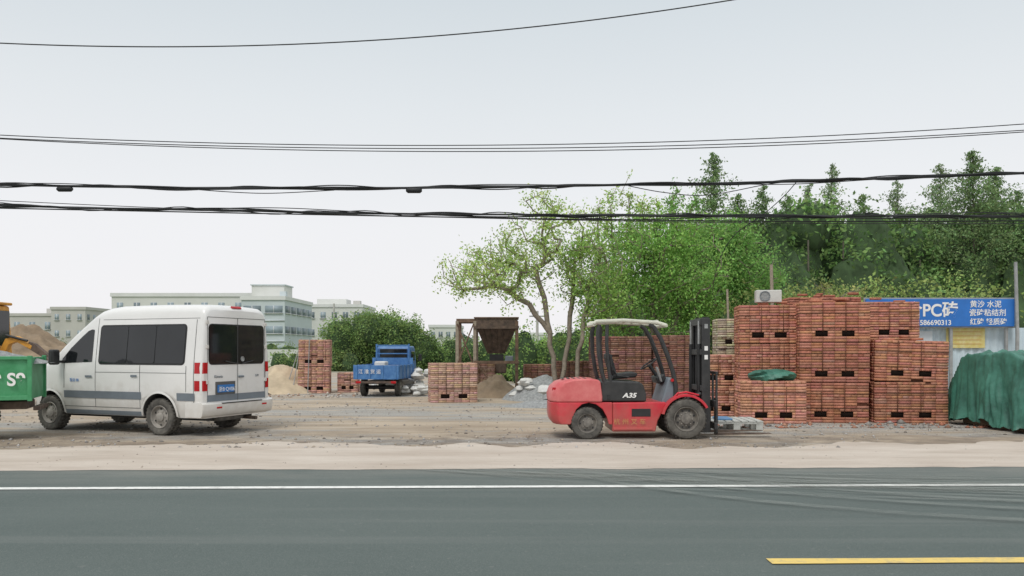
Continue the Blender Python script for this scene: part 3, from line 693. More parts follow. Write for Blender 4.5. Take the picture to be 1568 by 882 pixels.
# pallet lies on the ground behind the forks
pl=empty('pallet',(4.38,15.9,.0),R(-3)); m_pal=M('pallet_grey',(.48,.49,.46),.8,.2,6,bump=.2)
for i in range(7): box('deck_%d'%i,(-.44+.147*i,0,.20),(.12,1.0,.03),m_pal,pl,.004)
for i,y in enumerate((-.45,0,.45)): 
    box('runner_%d'%i,(0,y,.012),(1.0,.09,.022),m_pal,pl,.003); box('stringer_%d'%i,(0,y,.17),(1.0,.09,.026),m_pal,pl,.003)
    for j,x in enumerate((-.43,0,.43)): box('block_%d%d'%(i,j),(x,y,.09),(.13,.09,.130),m_pal,pl,.004)
box('blue_bag',(-.20,-.1,.235),(.3,.5,.04),M('blue_bag',(.12,.26,.45),.6),pl,.015)
# ------------------------------------------------------------------ GREEN TRUCK at left
gt=empty('green_dump_truck',(-8.50,14.05,0),R(21))
m_gt=m_green
box('bed_side',(-2.2,.03,1.09),(4.4,.05,.74),m_gt,gt,.006); box('bed_side_far',(-2.2,1.27,1.09),(4.4,.05,.74),m_gt,gt,.006)
box('tailgate',(-.025,.65,1.09),(.05,1.2,.74),m_gt,gt,.006); box('bed_floor',(-2.2,.65,.76),(4.3,1.24,.06),m_gt,gt)
box('top_rail',(-2.2,-.01,1.45),(4.44,.07,.06),m_gt,gt,.01); box('bottom_rail',(-2.2,-.01,.75),(4.44,.07,.08),m_gt,gt,.01)
box('corner_post',(.0,-.012,1.09),(.07,.075,.80),m_gt,gt,.008); box('corner_post_far',(.0,1.3,1.09),(.07,.075,.80),m_gt,gt,.008)
for i in range(5): box('rib_%d'%i,(-1.35-.9*i,-.005,1.09),(.06,.05,.66),m_gt,gt,.006)
text('side_text','浙A359 S9',(-1.36,-.047,.97),.31,m_whitet,gt,bold=.008,sx=.95)
box('chassis',(-2.2,.65,.60),(4.2,.7,.14),m_rust,gt,.01)
wheel(gt,(-1.05,.20,.36),.36,.22,outer=-1,name='rear_wheel'); wheel(gt,(-1.05,1.1,.36),.36,.22,outer=1,name='rear_wheel_far')
wheel(gt,(-4.6,.20,.36),.36,.22,outer=-1,name='front_wheel'); wheel(gt,(-4.6,1.1,.36),.36,.22,outer=1,name='front_wheel_far')
box('cab',(-5.0,.65,1.3),(1.1,1.4,1.5),m_gt,gt,.08,taper=(.85,.92)); box('cab_window',(-5.0,-.012,1.6),(.7,.02,.45),m_glass,gt,.02)
box('mud_flap',(-.55,.2,.45),(.02,.3,.4),m_black,gt)
mo=mound('rubble_load',-2.0,.65,2.2,.62,.5,m_gravp,8,z0=1.36,parent=gt,rough=.7,n=60)
box('tow_bar',(.06,.65,.55),(.1,.9,.08),m_rust,gt,.01)
# ------------------------------------------------------------------ excavator behind
ex=empty('yellow_excavator',(-15.15,22.4,0),0)
box('cab',(.15,0,2.1),(1.2,1.2,1.5),m_orange,ex,.06,taper=(.9,.9)); box('cab_window',(.17,-.60,2.2),(.9,.05,1.0),m_glass,ex,.02); box('cab_window_front',(.72,0,2.2),(.05,.9,1.0),m_glass,ex,.02)
box('roof',(.15,0,2.9),(1.2,1.15,.08),m_orange,ex,.03)
box('deck',(-.6,0,1.2),(2.6,1.8,.5),m_orange,ex,.06)
for sd in (-1,1):
    prism('track_%d'%sd,[(-1.7,.15),(-1.4,0.0),(.8,0),(1.1,.15),(1.15,.45),(.8,.7),(-1.4,.7),(-1.75,.45)],sd*.85-.2,sd*.85+.2,m_black,ex,.03)
prism('boom',[(.7,1.4),(.95,1.90),(1.25,1.98),(1.7,1.70),(1.66,1.60),(1.25,1.82),(1.05,1.74),(.85,1.35)],-.09,.09,m_orange,ex,.01)
prism('arm',[(1.6,1.82),(1.76,1.76),(2.25,1.35),(2.17,1.27),(1.55,1.65)],-.08,.08,m_rust,ex,.01)
prism('bucket',[(2.15,1.4),(2.45,1.25),(2.5,.9),(2.2,.75),(1.95,1.0)],-.3,.3,m_rust,ex,.02)
tube('ram',[(1.0,-.13,2.0),(1.6,-.13,1.84)],.035,m_black,ex); lathe('beacon',[(0,.1),(.05,.1),(.06,0)],m_orange,ex,(.5,0,2.95),12,axis='Z')
# ------------------------------------------------------------------ BLUE TRUCK
bt=empty('blue_cargo_truck',(-4.56,26.7,0),R(85))
box('tailgate',(.03,0,.84),(.05,1.5,.46),m_blue,bt,.008)
for sd in (-1,1):
    box('bed_side_%d'%sd,(1.2,sd*.755,.84),(2.4,.04,.46),m_blue,bt,.008)
    for i in range(5): box('bed_rib_%d_%d'%(sd,i),(.1+.55*i,sd*.785,.84),(.05,.03,.48),m_blue,bt)
    wheel(bt,(.75,sd*.60,.30),.30,.18,outer=sd,name='rear_wheel_%d'%sd); wheel(bt,(3.0,sd*.55,.30),.30,.16,outer=sd,name='front_wheel_%d'%sd)
    box('tail_lamp_%d'%sd,(-.02,sd*.6,.50),(.03,.18,.08),m_rl,bt,.01)
    box('headboard_post_%d'%sd,(2.38,sd*.6,1.35),(.05,.05,.9),m_blue,bt)
box('bed_floor',(1.2,0,.62),(2.4,1.5,.05),m_blue,bt); box('headboard',(2.38,0,1.05),(.05,1.5,.5),m_blue,bt)
for i,z in enumerate((1.45,1.75)): box('headboard_rail_%d'%i,(2.38,0,z),(.04,1.25,.04),m_blue,bt)
for i in range(4): box('tailgate_rib_%d'%i,(-.005,-.66+.44*i,.84),(.03,.05,.46),m_blue,bt)
text('tailgate_text','江 淮 货 运',(-.025,.60,.80),.16,m_whitet,bt,(R(90),0,R(-90)),sx=1.0)
box('under_bar',(-.0,0,.50),(.06,1.4,.07),m_rust,bt); box('frame',(1.6,0,.50),(3.2,.6,.12),m_black,bt); tube('axle',[(.75,-.6,.3),(.75,.6,.3)],.07,m_black,bt)
prism('cab',[(2.5,.45),(3.55,.45),(3.6,1.0),(3.35,1.62),(3.2,1.72),(2.55,1.72),(2.5,1.6)],-.62,.62,m_blue,bt,.05,3)
box('cab_rear_window',(2.478,0,1.44),(.04,1.0,.36),m_glass,bt,.01); 
for sd in (-1,1): box('cab_side_window_%d'%sd,(2.95,sd*.625,1.35),(.6,.02,.36),m_glass,bt,.01); box('mirror_%d'%sd,(3.4,sd*.80,1.3),(.06,.12,.25),m_black,bt,.01)
box('white_tank',(1.9,.3,1.0),(.5,.4,.35),m_sack,bt,.05); box('tool_box',(1.2,-.3,.9),(.8,.5,.3),m_rust,bt,.02)
# ------------------------------------------------------------------ HOPPER
hp=empty('concrete_hopper',(-.55,28,0),0)
box('bin_top',(0,.8,2.56),(1.5,1.6,.30),m_rust,hp,.01); box('bin_rim',(0,.8,2.72),(1.58,1.68,.04),m_rust2,hp)
V=[(-.72,.05,2.41),(.72,.05,2.41),(.72,1.55,2.41),(-.72,1.55,2.41),(-.33,.55,1.45),(.30,.55,1.45),(.30,1.1,1.45),(-.33,1.1,1.45)]
mesh('funnel',V,[(0,1,5,4),(1,2,6,5),(2,3,7,6),(3,0,4,7),(4,5,6,7)],m_rust,hp)
for i,x in enumerate((-.5,-.25,0,.25,.5)): 
    tube('funnel_rib_%d'%i,[(x*1.0,.03,2.38),(x*.5,.52,1.5)],.02,m_rust,hp,4)
box('gate',(0,.82,1.3),(.5,.5,.26),m_black,hp,.01); box('mixer',(-.1,.82,.95),(.9,.7,.42),m_rust,hp,.06); box('motor',(.45,.6,1.25),(.3,.25,.25),m_grey,hp,.04)
for i,(x,y) in enumerate(((-.76,.05),(.72,.05),(-.76,1.55),(.72,1.55),(-1.38,.05),(-1.38,1.55))):
    box('leg_%d'%i,(x,y,1.3),(.11,.11,2.6),m_rust2 if i%2 else m_wood,hp,.004)
box('side_frame_top',(-1.08,.8,2.62),(.66,1.6,.12),m_rust2,hp); box('side_frame_mid',(-1.08,.03,1.0),(.66,.06,.1),m_rust,hp)
box('beam_low',(0,.0,1.15),(1.6,.06,.1),m_rust2,hp); box('beam_mid',(0,-.01,2.38),(1.6,.06,.10),m_rust,hp)
tube('brace',[(-.76,0,1.2),(.1,-.02,.05)],.03,m_rust2,hp,6)
tube('brace_b',[(-1.38,0,2.5),(-.8,-.02,1.05)],.03,m_rust2,hp,6); tube('brace_c',[(-.8,0,2.5),(-1.38,-.02,1.05)],.025,m_rust2,hp,6)
# ------------------------------------------------------------------ SIGN + fence
sg=empty('shop_sign',(0,21.5,0),0)
box('panel',(11.55,0,2.59),(4.0,.06,.74),m_signb,sg,.005); box('panel_frame',(11.55,.045,2.59),(4.08,.03,.82),m_steel,sg)
text('big_text','合PC砖',(10.62,-.035,2.50),.46,m_whitet,sg,bold=.010,sx=.95)
text('phone','13586690313',(10.80,-.035,2.26),.19,m_whitet,sg,bold=.003,sx=1.0)
text('line1','黄沙 水泥',(12.34,-.035,2.75),.20,m_whitet,sg,bold=.002); text('line2','瓷砖粘结剂',(12.32,-.035,2.52),.20,m_whitet,sg,bold=.002); text('line3','红砖 轻质砖',(12.34,-.035,2.28),.19,m_whitet,sg,bold=.002)
for i,x in enumerate((10.0,11.9,13.4)): box('sign_post_%d'%i,(x,.1,1.4),(.07,.07,2.8),m_steel,sg)
fc=empty('corrugated_fence',(0,21.75,0),0)
V=[];F=[];nn=240
for i in range(nn+1):
    x=9.0+i*(9.0/nn); y=.02*math.sin(i*1.05); V+=[(x,y,0),(x,y,2.19)]
F=[(2*i,2*i+2,2*i+3,2*i+1) for i in range(nn)]
mesh('sheet',V,F,M('pale_blue_sheet',(.55,.66,.72),.5,.12,2),fc)
box('poster',(12.35,-.06,1.92),(1.05,.02,.56),M('yellow_poster',(.72,.58,.14),.5,.15,6,c2=(.72,.66,.34)),fc)
for i in range(4): box('poster_line_%d'%i,(12.35,-.074,2.08-.11*i),(.85,.004,.015),m_yt,fc)
box('window_pane',(11.2,-.05,1.85),(.5,.02,.5),M('pale_panel',(.62,.68,.72),.5,.1),fc)
box('white_board',(10.6,-.06,1.8),(.5,.02,.6),M('white_board',(.6,.6,.58),.5,.1),fc)
# tarp-covered pile
nx,ny=130,130
def tarp():
    u=np.linspace(-1,1,nx+1); U,Vv=np.meshgrid(u,u); m=np.maximum(np.abs(U),np.abs(Vv)); ang=np.arctan2(Vv,U)
    X=U*1.55; Y=Vv*1.75; d=np.clip((m-.66)/.34,0,1)
    s=np.where(m>.66,(.66+(m-.66)*.52)/np.maximum(m,1e-6),1)*1.03; X=X*s; Y=Y*s
    H=1.38+.16*fbm(X*1.3+3,Y*1.3,7)+.06*np.sin(Y*2.3+1)
    hem=.04+.45*np.clip(fbm(np.cos(ang)*2.4+4,np.sin(ang)*2.4+4,11)-.45,0,1)*2
    Z=H*(1-d**1.2)+hem*d**1.2
    ca,sa=np.cos(ang),np.sin(ang)
    big=(fbm(ca*4+9+d*.9,sa*4+d*1.6+9,21)-.47)*.55
    fine=(np.abs(fbm(ca*10+2+d*1.5,sa*10+d*2.5+2,31,3)-.44))*.34-.05
    f=(big+fine)*d
    X=X+f*ca; Y=Y+f*sa
    Z=Z+(fbm(X*3.5+9,Y*3.5+9,3)-.47)*.22*(1-d*.6)+np.abs(fbm(X*6+Z*5,Y*6-Z*3,13)-.47)*.14
    return np.stack([X,Y,np.maximum(Z,.02)],-1).reshape(-1,3)
idx=np.arange((nx+1)*(ny+1)).reshape(ny+1,nx+1); F=np.stack([idx[:-1,:-1],idx[:-1,1:],idx[1:,1:],idx[1:,:-1]],-1).reshape(-1,4)
tp=empty('tarp_covered_pile',(10.85,16.1,0),R(3))
meshnp('tarp',tarp(),F,m_tarp,None,tp,smooth=True); box('pile_core',(0,0,.35),(2.1,2.4,.7),m_brownp,tp,.05)
# ------------------------------------------------------------------ power lines
pw=empty('utility_lines')
def wire(name,f,y,r,x0=-20,x1=14,n=120,tw=0,ph=0,per=1.2):
    pts=[]
    for i in range(n+1):
        x=x0+(x1-x0)*i/n; dz=tw*math.sin(x*per+ph)+tw*.5*math.sin(x*per*2.7+ph*2); dy=tw*math.cos(x*per+ph)
        pts.append((x,y+dy,f(x)+dz))
    return tube(name,pts,r,m_wire,pw,6)
wire('wire_top',lambda x:6.16+.0095*(x+5.3)**2,12,.009)
for i,(dz,kk) in enumerate(((.03,.0036),(-.012,.0033),(-.05,.0037))):
    wire('wire_mid_%d'%i,lambda x:(4.90+dz+kk*(x+1.5)**2-(.0022*i)*x),13.0+.05*i,.0075)
fC=lambda x:4.235+.0018*(x+3.3)**2; fD=lambda x:3.755+.0010*(x-5)**2
for i in range(5):
    wire('cable_bundle_a_%d'%i,fC,13,(.018,.015,.012,.009,.007)[i],tw=(.004,.014,.022,.030,.034)[i],ph=i*1.9,per=(1.4,.9,2.1,1.3,.7)[i],n=220)
    wire('cable_bundle_b_%d'%i,fD,12.9,(.016,.013,.011,.008,.007)[i],tw=(.004,.018,.026,.032,.04)[i],ph=i*2.3+1,per=(1.2,1.7,.8,2.3,.6)[i],n=220)
wire('cable_low',lambda x:3.70+.0009*(x-6)**2-.02*math.sin(x*.3),12.95,.010)
wire('cable_low_b',lambda x:3.66+.0016*(x-7)**2,13.05,.006)
def seg(name,pts,r):
    P=[Vector(p) for p in pts]; out=[]
    for i in range(len(P)-1):
        p0=P[max(i-1,0)];p1=P[i];p2=P[i+1];p3=P[min(i+2,len(P)-1)]
        for k in range(8):
            t=k/8; out.append(.5*((2*p1)+(p2-p0)*t+(2*p0-5*p1+4*p2-p3)*t*t+(3*p1-p0-3*p2+p3)*t**3))
    out.append(P[-1]); return tube(name,out,r,m_wire,pw,6)
seg('slack_a',[(-5.4,13,4.23),(-4.6,13,4.17),(-3.9,13,4.15),(-2.9,13,4.2)],.007)
seg('slack_b',[(1.9,13,4.27),(2.5,13,4.16),(3.2,13,4.12),(4.2,13,4.3),(4.8,13,4.36)],.007)
seg('drop_wire',[(4.65,13,4.34),(4.45,13.1,4.1),(4.2,13.4,3.85),(3.9,14,3.6),(3.88,15,3.2),(4.8,19,2.9),(6.0,22.5,3.2)],.007)
for i,(x,l) in enumerate(((-7.3,.26),(-1.6,.26))):
    z=fC(x)-.045
    tube('splice_box_%d'%i,[(x-l/2,13,z),(x-l/2+.03,13,z),(x+l/2-.03,13,z),(x+l/2,13,z)],[.02,.045,.045,.02],m_wire,pw,12)
def upole(x,h): 
    p=empty('utility_pole',(x,12.9,0)); tube('shaft',[(0,0,0),(0,0,h)],[.17,.11],m_conc,p,16)
    for i,z in enumerate((4.9,h-.7)): box('crossarm_%d'%i,(0,0,z),(.09,1.6,.09),m_steel,p,.005)
    for i,y in enumerate((-.9,-.3,.1,.4)): lathe('insulator_%d'%i,[(0,.1),(.04,.09),(.05,.0),(.03,-.02)],m_whitet,p,(0,y*.8,5.0),12,axis='Z')
upole(-20,8.6); upole(14,10)
# ------------------------------------------------------------------ buildings
def building(name,x,y,w,d,h,st,bays,wall,trim,winm,rot=0,ribbon=False,parapet=.5,win=.5):
    e=empty(name,(x,y,0),rot); box('walls',(0,0,h/2),(w,d,h),wall,e)
    box('parapet',(0,0,h+parapet/2),(w+.3,d+.3,parapet),trim,e); fh=h/st
    B=Batch(); G=(.22,.27,.30)  # pane colour lightened, distance haze painted in
    for s in range(st):
        z=fh*(s+.55)
        for face in (0,1,2):
            L_=w if face==0 else d; nb=bays if face==0 else max(2,int(bays*d/w))
            for i in range(nb):
                p=-L_/2+(i+.5)*L_/nb; ww=L_/nb*(.80 if ribbon else win); wh=fh*.34
                g=np.array(G)*rng.uniform(.7,1.4)
                if face==0:
                    B.add((p,-d/2-.01,z),(ww,.1,wh),g); B.add((p,-d/2-.08,z),(.08,.06,wh),(.6,.62,.62)); B.add((p,-d/2-.1,z-wh/2-.06),(ww+.2,.2,.1),(.6,.62,.62))
                else:
                    sx_=1 if face==1 else -1
                    B.add((sx_*(w/2+.01),p,z),(.1,ww,wh),g); B.add((sx_*(w/2+.1),p,z-wh/2-.06),(.2,ww+.2,.1),(.6,.62,.62))
        if s>0 and ribbon: 
            B.add((0,-d/2-.06,fh*s),(w,.1,.18),(.58,.62,.64))
    B.build('windows_and_bands',winm,e); return e
m_bw=M('hazy_blue_render',(.53,.59,.61),.8,.06,.3); m_bt=M('hazy_white_trim',(.68,.69,.68),.8,.05,.5); m_bb=M('hazy_beige_render',(.50,.49,.46),.8,.08,.3)  # wall and trim colours lightened to paint in distance haze
m_bl=M('hazy_white_render',(.64,.65,.62),.8,.05,.3); m_win=MV('window_panes',.4,0,.3,2,.1)  # white walls also carry painted haze
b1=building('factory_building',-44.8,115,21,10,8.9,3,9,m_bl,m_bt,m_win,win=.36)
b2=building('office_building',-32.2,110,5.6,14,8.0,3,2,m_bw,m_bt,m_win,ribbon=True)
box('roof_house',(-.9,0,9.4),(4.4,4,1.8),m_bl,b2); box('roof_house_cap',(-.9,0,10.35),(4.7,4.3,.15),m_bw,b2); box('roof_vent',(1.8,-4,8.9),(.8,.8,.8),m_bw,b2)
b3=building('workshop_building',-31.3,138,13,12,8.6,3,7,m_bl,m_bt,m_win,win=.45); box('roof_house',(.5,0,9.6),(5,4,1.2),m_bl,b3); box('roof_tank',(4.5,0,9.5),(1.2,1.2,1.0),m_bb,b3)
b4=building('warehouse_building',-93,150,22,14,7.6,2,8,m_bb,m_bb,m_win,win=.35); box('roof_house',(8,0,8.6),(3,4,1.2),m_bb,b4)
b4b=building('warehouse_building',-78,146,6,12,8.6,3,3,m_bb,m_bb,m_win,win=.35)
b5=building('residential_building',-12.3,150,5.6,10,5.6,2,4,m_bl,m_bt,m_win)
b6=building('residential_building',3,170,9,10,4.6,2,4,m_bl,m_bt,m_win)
ywall=box('perimeter_wall',(-20,70,.8),(44,.25,1.6),m_bl)
# ------------------------------------------------------------------ vegetation
def leaves_geo(P,size,aspect=.55):
    n=len(P); a=rng.normal(size=(n,3)); a/=np.linalg.norm(a,axis=1)[:,None]
    b=rng.normal(size=(n,3)); b-= (b*a).sum(1)[:,None]*a; b/=np.linalg.norm(b,axis=1)[:,None]
    s=size*rng.uniform(.6,1.35,(n,1)); a=a*s*.5; b=b*s*.5*aspect
    V=np.stack([P-a,P-b*1.0+a*.1,P+a,P+b],1).reshape(-1,3); F=np.arange(4*n).reshape(-1,4); return V,F
def col_var(base,n,v=.25,hue=.12):
    k=rng.uniform(1-v,1+v,(n,1)); c=np.array(base)[None]*k; c[:,0]*=rng.uniform(1-hue,1+hue*1.6,n); return c
def ell_clumps(blobs,K,per,sig,surf=.75):
    w_=np.array([b[6] for b in blobs]); w_=w_/w_.sum(); idx=rng.choice(len(blobs),K,p=w_); B=np.array(blobs)[idx]
    bl_br=rng.uniform(.72,1.3,len(blobs))[idx]
    d=rng.normal(size=(K,3)); d/=np.linalg.norm(d,axis=1)[:,None]; r=surf+(1.05-surf)*rng.random((K,1)); r[rng.random(K)<.15]*=.7
    C=B[:,:3]+d*r*B[:,3:6]; br=rng.uniform(.65,1.3,K)*bl_br
    P=np.repeat(C,per,0)+rng.normal(size=(K*per,3))*sig*np.array([1,1,.75]); return P,np.repeat(br,per)
def foliage_mass(name,blobs,K,per,sig,size,col,core=.8,parent=None,zmin=0.02):
    P,br=ell_clumps(blobs,K,per,sig); k=P[:,2]>zmin; P=P[k];br=br[k]
    V,F=leaves_geo(P,size); C=col_var(col,len(P))*br[:,None]
    e=empty(name) if parent is None else parent
    meshnp('foliage',V,F,m_leaf,C,e)
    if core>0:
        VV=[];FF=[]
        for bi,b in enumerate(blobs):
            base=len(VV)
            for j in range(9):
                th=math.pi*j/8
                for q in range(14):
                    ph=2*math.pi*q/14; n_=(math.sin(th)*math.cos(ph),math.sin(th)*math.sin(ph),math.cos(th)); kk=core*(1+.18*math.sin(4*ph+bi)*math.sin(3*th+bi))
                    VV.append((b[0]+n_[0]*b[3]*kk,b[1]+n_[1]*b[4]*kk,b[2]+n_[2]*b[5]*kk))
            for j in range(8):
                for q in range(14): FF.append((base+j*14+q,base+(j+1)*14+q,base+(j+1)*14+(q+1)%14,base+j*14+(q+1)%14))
        mesh('dark_inner_hull',VV,FF,m_core,e,smooth=60)  # filler hull behind the leaves, inner shade put into its colour
    return e
def tree(name,trunks,blobs,ntips,per,sig,size,col,rt=.006,step=.35,bark=m_bark,low=.3,inner=.3,rmax=.11,extra=.5):
    e=empty(name); nodes=[];par=[]
    def add(p,q): nodes.append(np.array(p,float)); par.append(q); return len(nodes)-1
    for tr in trunks:
        last=-1
        for a,b in zip(tr[:-1],tr[1:]):
            a=np.array(a,float);b=np.array(b,float); n=max(1,int(np.linalg.norm(b-a)/step))
            if last==-1: last=add(a,-1)
            for i in range(1,n+1): last=add(a+(b-a)*i/n+rng.normal(size=3)*.02,last)
    w_=np.array([b[6] for b in blobs]); w_=w_/w_.sum(); idx=rng.choice(len(blobs),ntips,p=w_); B=np.array(blobs)[idx]
    d=rng.normal(size=(ntips,3)); d/=np.linalg.norm(d,axis=1)[:,None]; r=rng.uniform(inner,1,(ntips,1))**.6
    T=B[:,:3]+d*r*B[:,3:6]; base=np.array(trunks[0][0])
    allp=np.array(nodes); dist=[np.min(np.linalg.norm(allp-t,axis=1)) for t in T]; order=np.argsort(dist)
    tips=[]
    for ti in order:
        t=T[ti]; A=np.array(nodes); dd=np.linalg.norm(A-t,axis=1)
        pen=np.where(A[:,2]>t[2]-.0,(A[:,2]-t[2])*1.2+.1,0)+np.where(A[:,2]<low+base[2]+1.2,5,0)
        q=int(np.argmin(dd+pen)); a=A[q]; n=max(1,int(dd[q]/step)); last=q
        perp=rng.normal(size=3)*.10*dd[q]
        for i in range(1,n+1):
            s=i/n; p=a+(t-a)*s; p=p+perp*math.sin(math.pi*s)+np.array([0,0,.10*dd[q]*math.sin(math.pi*s)]); last=add(p,last)
        tips.append((last,q))
    n=len(nodes); cnt=np.zeros(n); A=np.array(nodes)
    for l,_ in tips:
        while l!=-1: cnt[l]+=1; l=par[l]
    rad_=np.clip(rt*np.sqrt(np.maximum(cnt,1))*1.15,rt,rmax)
    V=[];F=[];k=6
    for i in range(n):
        p=par[i]
        if p<0: continue
        dvec=A[i]-A[p]; L_=np.linalg.norm(dvec)
        if L_<1e-5: continue
        u,w2=frame(dvec); u=np.array(u);w2=np.array(w2); b=len(V)
        r0=rad_[p] if cnt[p]<cnt[i]*2.5 else rad_[i]*1.2
        for (pt,rr) in ((A[p],r0),(A[i]+dvec*.03,rad_[i])):
            for q in range(k):
                a=2*math.pi*q/k; V.append(pt+(u*math.cos(a)+w2*math.sin(a))*rr)
        F+=[(b+q,b+(q+1)%k,b+k+(q+1)%k,b+k+q) for q in range(k)]
    meshnp('trunk_and_limbs',V,F,bark,None,e,smooth=True)
    C=[];br=[]
    for l,_ in tips:
        C.append(A[l]); br.append(rng.uniform(.72,1.25)); p=par[l]
        if p>=0: C.append(A[p]); br.append(br[-1])
        if p>=0 and par[p]>=0 and rng.random()<extra: C.append(A[par[p]]); br.append(br[-1])
    C=np.array(C);br=np.array(br); P=np.repeat(C,per,0)+rng.normal(size=(len(C)*per,3))*sig
    V,F=leaves_geo(P,size); meshnp('leaves',V,F,m_leaf,col_var(col,len(P))*np.repeat(br,per)[:,None],e)
    return e
LG=(.44,.61,.20); MG=(.25,.47,.13)
tree('poplar_tree',[[(1.45,25,0),(1.35,25,1.0),(1.2,25,2.1),(1.0,25,3.2),(.7,25.1,4.2)],[(1.45,25,.2),(1.75,25.2,1.6),(1.9,25.3,3.0),(2.0,25.3,4.4)],[(1.2,25,2.1),(.5,24.9,3.0),(-.4,24.9,3.6)]],
     [(-.9,25,4.0,1.5,1.4,.75,1.4),(.4,25,4.7,1.3,1.4,1.1,1.6),(1.5,25,5.3,1.1,1.2,1.2,1.3),(2.2,25.2,4.0,.9,1.1,1.0,.9),(-.1,24.7,3.2,.9,.9,.5,.35),(-1.4,25,4.3,.9,1,.5,.5),(.9,25,6.2,.5,.6,.4,.15)],
     310,14,.15,.092,LG,.0075,rmax=.085)
tree('young_tree',[[(2.0,24.6,0),(2.05,24.6,1.5),(2.3,24.7,3.0),(2.5,24.8,4.2)]],
     [(2.4,24.8,4.1,1.1,1.1,1.5,1),(2.9,25,3.0,.9,1.0,1.0,.7)],160,16,.16,.09,(.34,.55,.15),.007,rmax=.07)
tree('broadleaf_tree',[[(4.6,26.5,0),(4.6,26.5,1.6),(4.7,26.5,3.2),(4.8,26.5,5)],[(4.6,26.5,.3),(5.3,26.6,2),(5.8,26.6,3.8)],[(4.6,26.5,.3),(4.0,26.4,2),(3.6,26.4,4)]],
     [(4.3,26.6,4.6,1.7,1.6,1.5,1.5),(5.6,26.6,4.3,1.7,1.5,1.6,1.5),(3.6,26.2,3.1,1.2,1.2,1.1,.8),(5.0,26.6,5.4,1.7,1.3,.9,.8),(5.8,26.3,2.8,1.4,1.2,1.0,.7)],
     520,20,.19,.10,(.30,.54,.14),.008)
tree('broadleaf_tree',[[(7.2,28.5,0),(7.2,28.5,2),(7.3,28.5,4),(7.2,28.5,5.4)],[(7.2,28.5,.3),(8.1,28.6,2.4),(8.4,28.6,4.2)]],
     [(7.0,28.5,4.5,1.9,1.5,1.6,1.5),(8.4,28.5,4.3,1.4,1.4,1.4,1),(6.2,28.2,3.2,1.3,1.2,1.1,.7),(7.6,28.5,5.7,1.2,1.1,.7,.5)],
     420,21,.20,.11,MG,.008)
for i,(x,y,h,c_) in enumerate(((3.4,27,7.0,LG),(4.0,27,7.3,LG),(5.0,27.4,6.8,LG),(4.5,27.2,6.9,LG),(6.3,28,7.1,MG),(2.9,26.5,6.4,LG),(5.6,27.5,7.4,MG))):
    tree('sapling_tree',[[(x,y,0),(x+.1,y,2.5),(x-.05,y,h-.5)]],[(x,y,h-1.0,.42,.5,1.4,1)],26,11,.09,.10,c_,.007)
foliage_mass('shrub_row',[(7+i*.95+rng.normal()*.2,26.5+rng.normal()*.8,1.4,1.1,1.0,1.7+rng.random()*.7,1) for i in range(10)],900,24,.2,.11,(.29,.37,.12),.72)
foliage_mass('shrub_row',[(10+i*1.2,30+rng.normal()*.8,1.8,1.3,1.2,2.0+rng.random()*1.0,1) for i in range(9)],800,22,.26,.14,(.32,.45,.14),.72)
tree('bare_shrub',[[(9.8,24.5,0),(9.8,24.5,1.5),(9.9,24.5,2.6)],[(9.8,24.5,0),(10.5,24.6,1.6)],[(9.8,24.5,0),(9.0,24.6,1.6)]],[(9.9,24.6,2.7,1.7,1.0,1.0,1)],150,8,.13,.10,(.40,.46,.17),.007)
bl=[]; main=[]
for i in range(48):
    x=10.5+i*.85+rng.normal()*.5; y=rng.uniform(43,52); h=rng.uniform(8.6,10.8)*(.93 if x<15 else 1); bl.append((x,y,h*.54,rng.uniform(1.7,2.6),2.2,h*.48,1.)); main.append((x,y,h))
    bl.append((x+rng.normal(),y-2,h*.36,2.0,1.8,h*.37,.7))
    if i%2==0: bl.append((x+rng.normal(),y-1,h*.82,1.4,1.3,1.6,.5))
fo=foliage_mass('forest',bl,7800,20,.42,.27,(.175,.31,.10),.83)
for (x,y,h) in main[::2]:
    tube('forest_trunk',[(x,y-2.6,0),(x+.1,y-2.3,h*.75)],[.10,.04],m_barkd,fo,6)
foliage_mass('forest',[(6+i*1.6,40+rng.normal(),2.6,1.8,1.6,2.8+rng.random(),1) for i in range(6)],600,22,.35,.22,(.19,.32,.11),.8)
foliage_mass('forest',[(50+i*3.2,50+rng.normal()*3,4.5,3.2,2.5,4.8+rng.random()*2,1) for i in range(9)],700,20,.5,.4,(.14,.24,.08),.85)
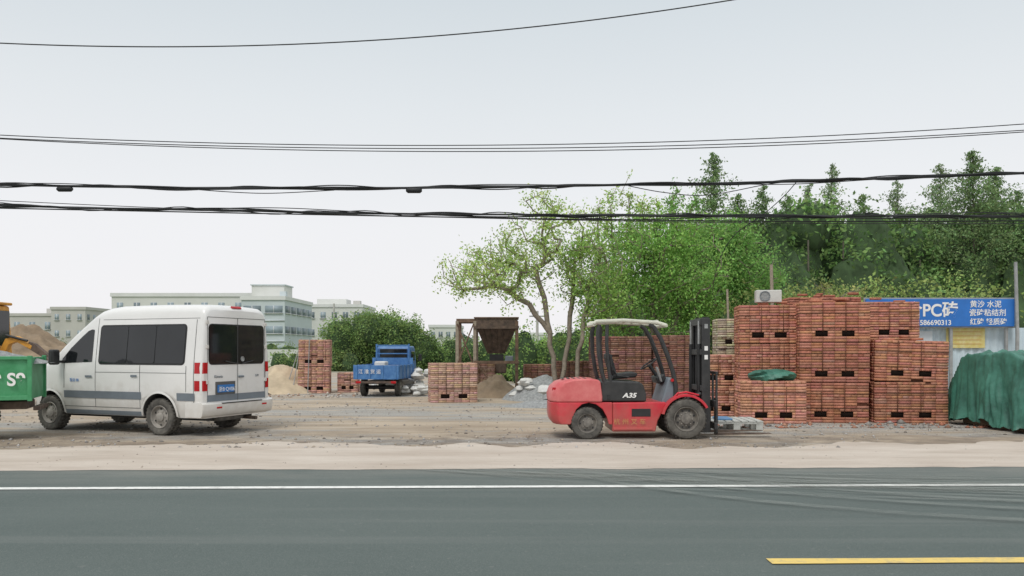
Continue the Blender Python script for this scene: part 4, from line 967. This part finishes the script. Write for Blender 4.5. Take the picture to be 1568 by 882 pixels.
def redwood(x,y,h,slope,wmax,col,z0=5.,dens=1.):
    e=empty('dawn_redwood_tree'); tube('trunk',[(x,y,0),(x+.05,y,h*.5),(x,y,h-.2)],[.16,.09,.012],m_barkd,e,8)
    P=[];br=[];segV=[];segF=[]
    nb=int((h-z0)*15*dens); 
    for i in range(nb):
        z=z0+(h-z0)*(i/nb)**.95; lay=1+.28*math.sin(z*5.1+x); L_=min(wmax,slope*(h-z)*lay)*rng.uniform(.55,1.2)+.13; a=rng.random()*6.283
        t=(z-z0)/(h-z0); d=np.array([math.cos(a),math.sin(a),.10+.55*t]); p0=np.array([x,y,z]); m=int((10+L_*44)); s=rng.random(m)**.75
        sg_=.06+.12*L_; q=p0+d*L_*s[:,None]+rng.normal(size=(m,3))*np.array([sg_,sg_,sg_*.6])-np.array([0,0,1])*(s**2*.12*L_)[:,None]; P.append(q); br.append(np.full(m,rng.uniform(.65,1.3)))
        b=len(segV); u,w2=frame(d)
        for (pt,r_) in ((p0,.020),(p0+d*L_*.85,.006)):
            for k in range(4): aa=k*math.pi/2; segV.append(pt+(np.array(u)*math.cos(aa)+np.array(w2)*math.sin(aa))*r_)
        segF+=[(b+k,b+(k+1)%4,b+4+(k+1)%4,b+4+k) for k in range(4)]
    P=np.concatenate(P);br=np.concatenate(br); V,F=leaves_geo(P,.15,.5); meshnp('needles',V,F,m_leaf,col_var(col,len(P))*br[:,None],e)
    meshnp('branches',segV,segF,m_barkd,None,e)
RW=(.21,.33,.14); RW2=(.28,.39,.21)  # needle colours lightened, haze painted into them
for (px,Y,py,sl_,wd,c_,dn) in ((1093,44,235,.42,1.6,RW,1.3),(1168,46,285,.46,1.4,RW,1.1),(1240,50,282,.34,1.3,RW2,.9),(1273,50,252,.32,1.4,RW2,.9),(1322,48,298,.42,1.2,RW,.9),(1375,48,278,.44,1.5,RW2,.8),
                       (1440,49,252,.44,1.9,RW2,.9),(1490,45,232,.54,2.5,RW,1.4),(1525,47,258,.5,2.2,RW,1.2),(1560,47,292,.48,1.8,RW,1.1),(1130,45,298,.44,1.4,RW,1.1),(1205,46,300,.5,1.4,RW,1),(1610,48,260,.48,2.0,RW,1),(1690,47,280,.48,1.9,RW,1)):
    redwood((px-784)/1220*Y,Y,1.6+(535-py)/1220*Y,sl_,wd,c_,5.5,dn)
bb=[(-12.9,60,1.9,1.5,1.5,2.2,1),(-11.2,60.5,2.2,1.6,1.6,2.3,1),(-9.4,60,2.2,1.7,1.6,2.3,1),(-7.9,60.5,1.9,1.4,1.5,2.1,1),(-6.6,60,1.4,1.0,1.2,1.5,.6),(-10.4,59,2.9,1.1,1.1,1.3,.5),(-5.9,60.5,1.0,.9,1.0,1.0,.4)]
foliage_mass('camphor_tree_clump',bb,1100,24,.26,.17,(.23,.36,.12),.80)
foliage_mass('sapling_tree_row',[(-7.6,64,3.2,.35,.3,1.4,.5),(-9.9,66,3.5,.3,.3,1.2,.5)],40,20,.15,.15,(.28,.38,.16),0)
foliage_mass('hedge',[(-17+i*1.3,58+rng.normal()*.6,.5,.9,.8,.75+rng.random()*.4,1) for i in range(5)]+[(-42+i*1.6,76+rng.normal(),.9,1.3,1,1.2+rng.random()*.8,1) for i in range(16)],700,22,.22,.17,(.27,.38,.14),.75)
foliage_mass('hedge',[(-5+i*1.5,66+rng.normal()*2,1.0,1.2,1,1.4+rng.random()*1.2,1) for i in range(14)],700,22,.26,.18,(.26,.38,.14),.8)
foliage_mass('shrub_row',[(-.2+i*.8,38+rng.normal(),1.0,.8,.8,1.2+rng.random()*.6,1) for i in range(6)],300,22,.2,.13,(.28,.45,.13),.75)
foliage_mass('distant_tree_line',[(-130+i*5+rng.normal()*1.5,190+rng.normal()*6,1.5,4,3,2.2+rng.random()*2.2,1) for i in range(60)],2200,18,.7,.6,(.42,.46,.41),.85)  # greyish pale leaf colour is painted distance haze
foliage_mass('weeds',[(9+rng.random()*5,19.5+rng.random()*1.5,.0,.3,.3,.35,1) for i in range(10)]+[(1.5+rng.random()*2,25+rng.random(),0,.3,.3,.3,1) for i in range(8)],160,18,.1,.06,(.22,.34,.10),0)
for i,(x,y,h) in enumerate(((1.9,60,4.5),(-19,85,6.5))):
    p=empty('distant_utility_pole',(x,y,0)); tube('shaft',[(0,0,0),(0,0,h)],.1,m_conc,p,8); box('arm',(0,0,h-.4),(1.2,.1,.1),m_steel,p)
print('objects',len(bpy.data.objects))
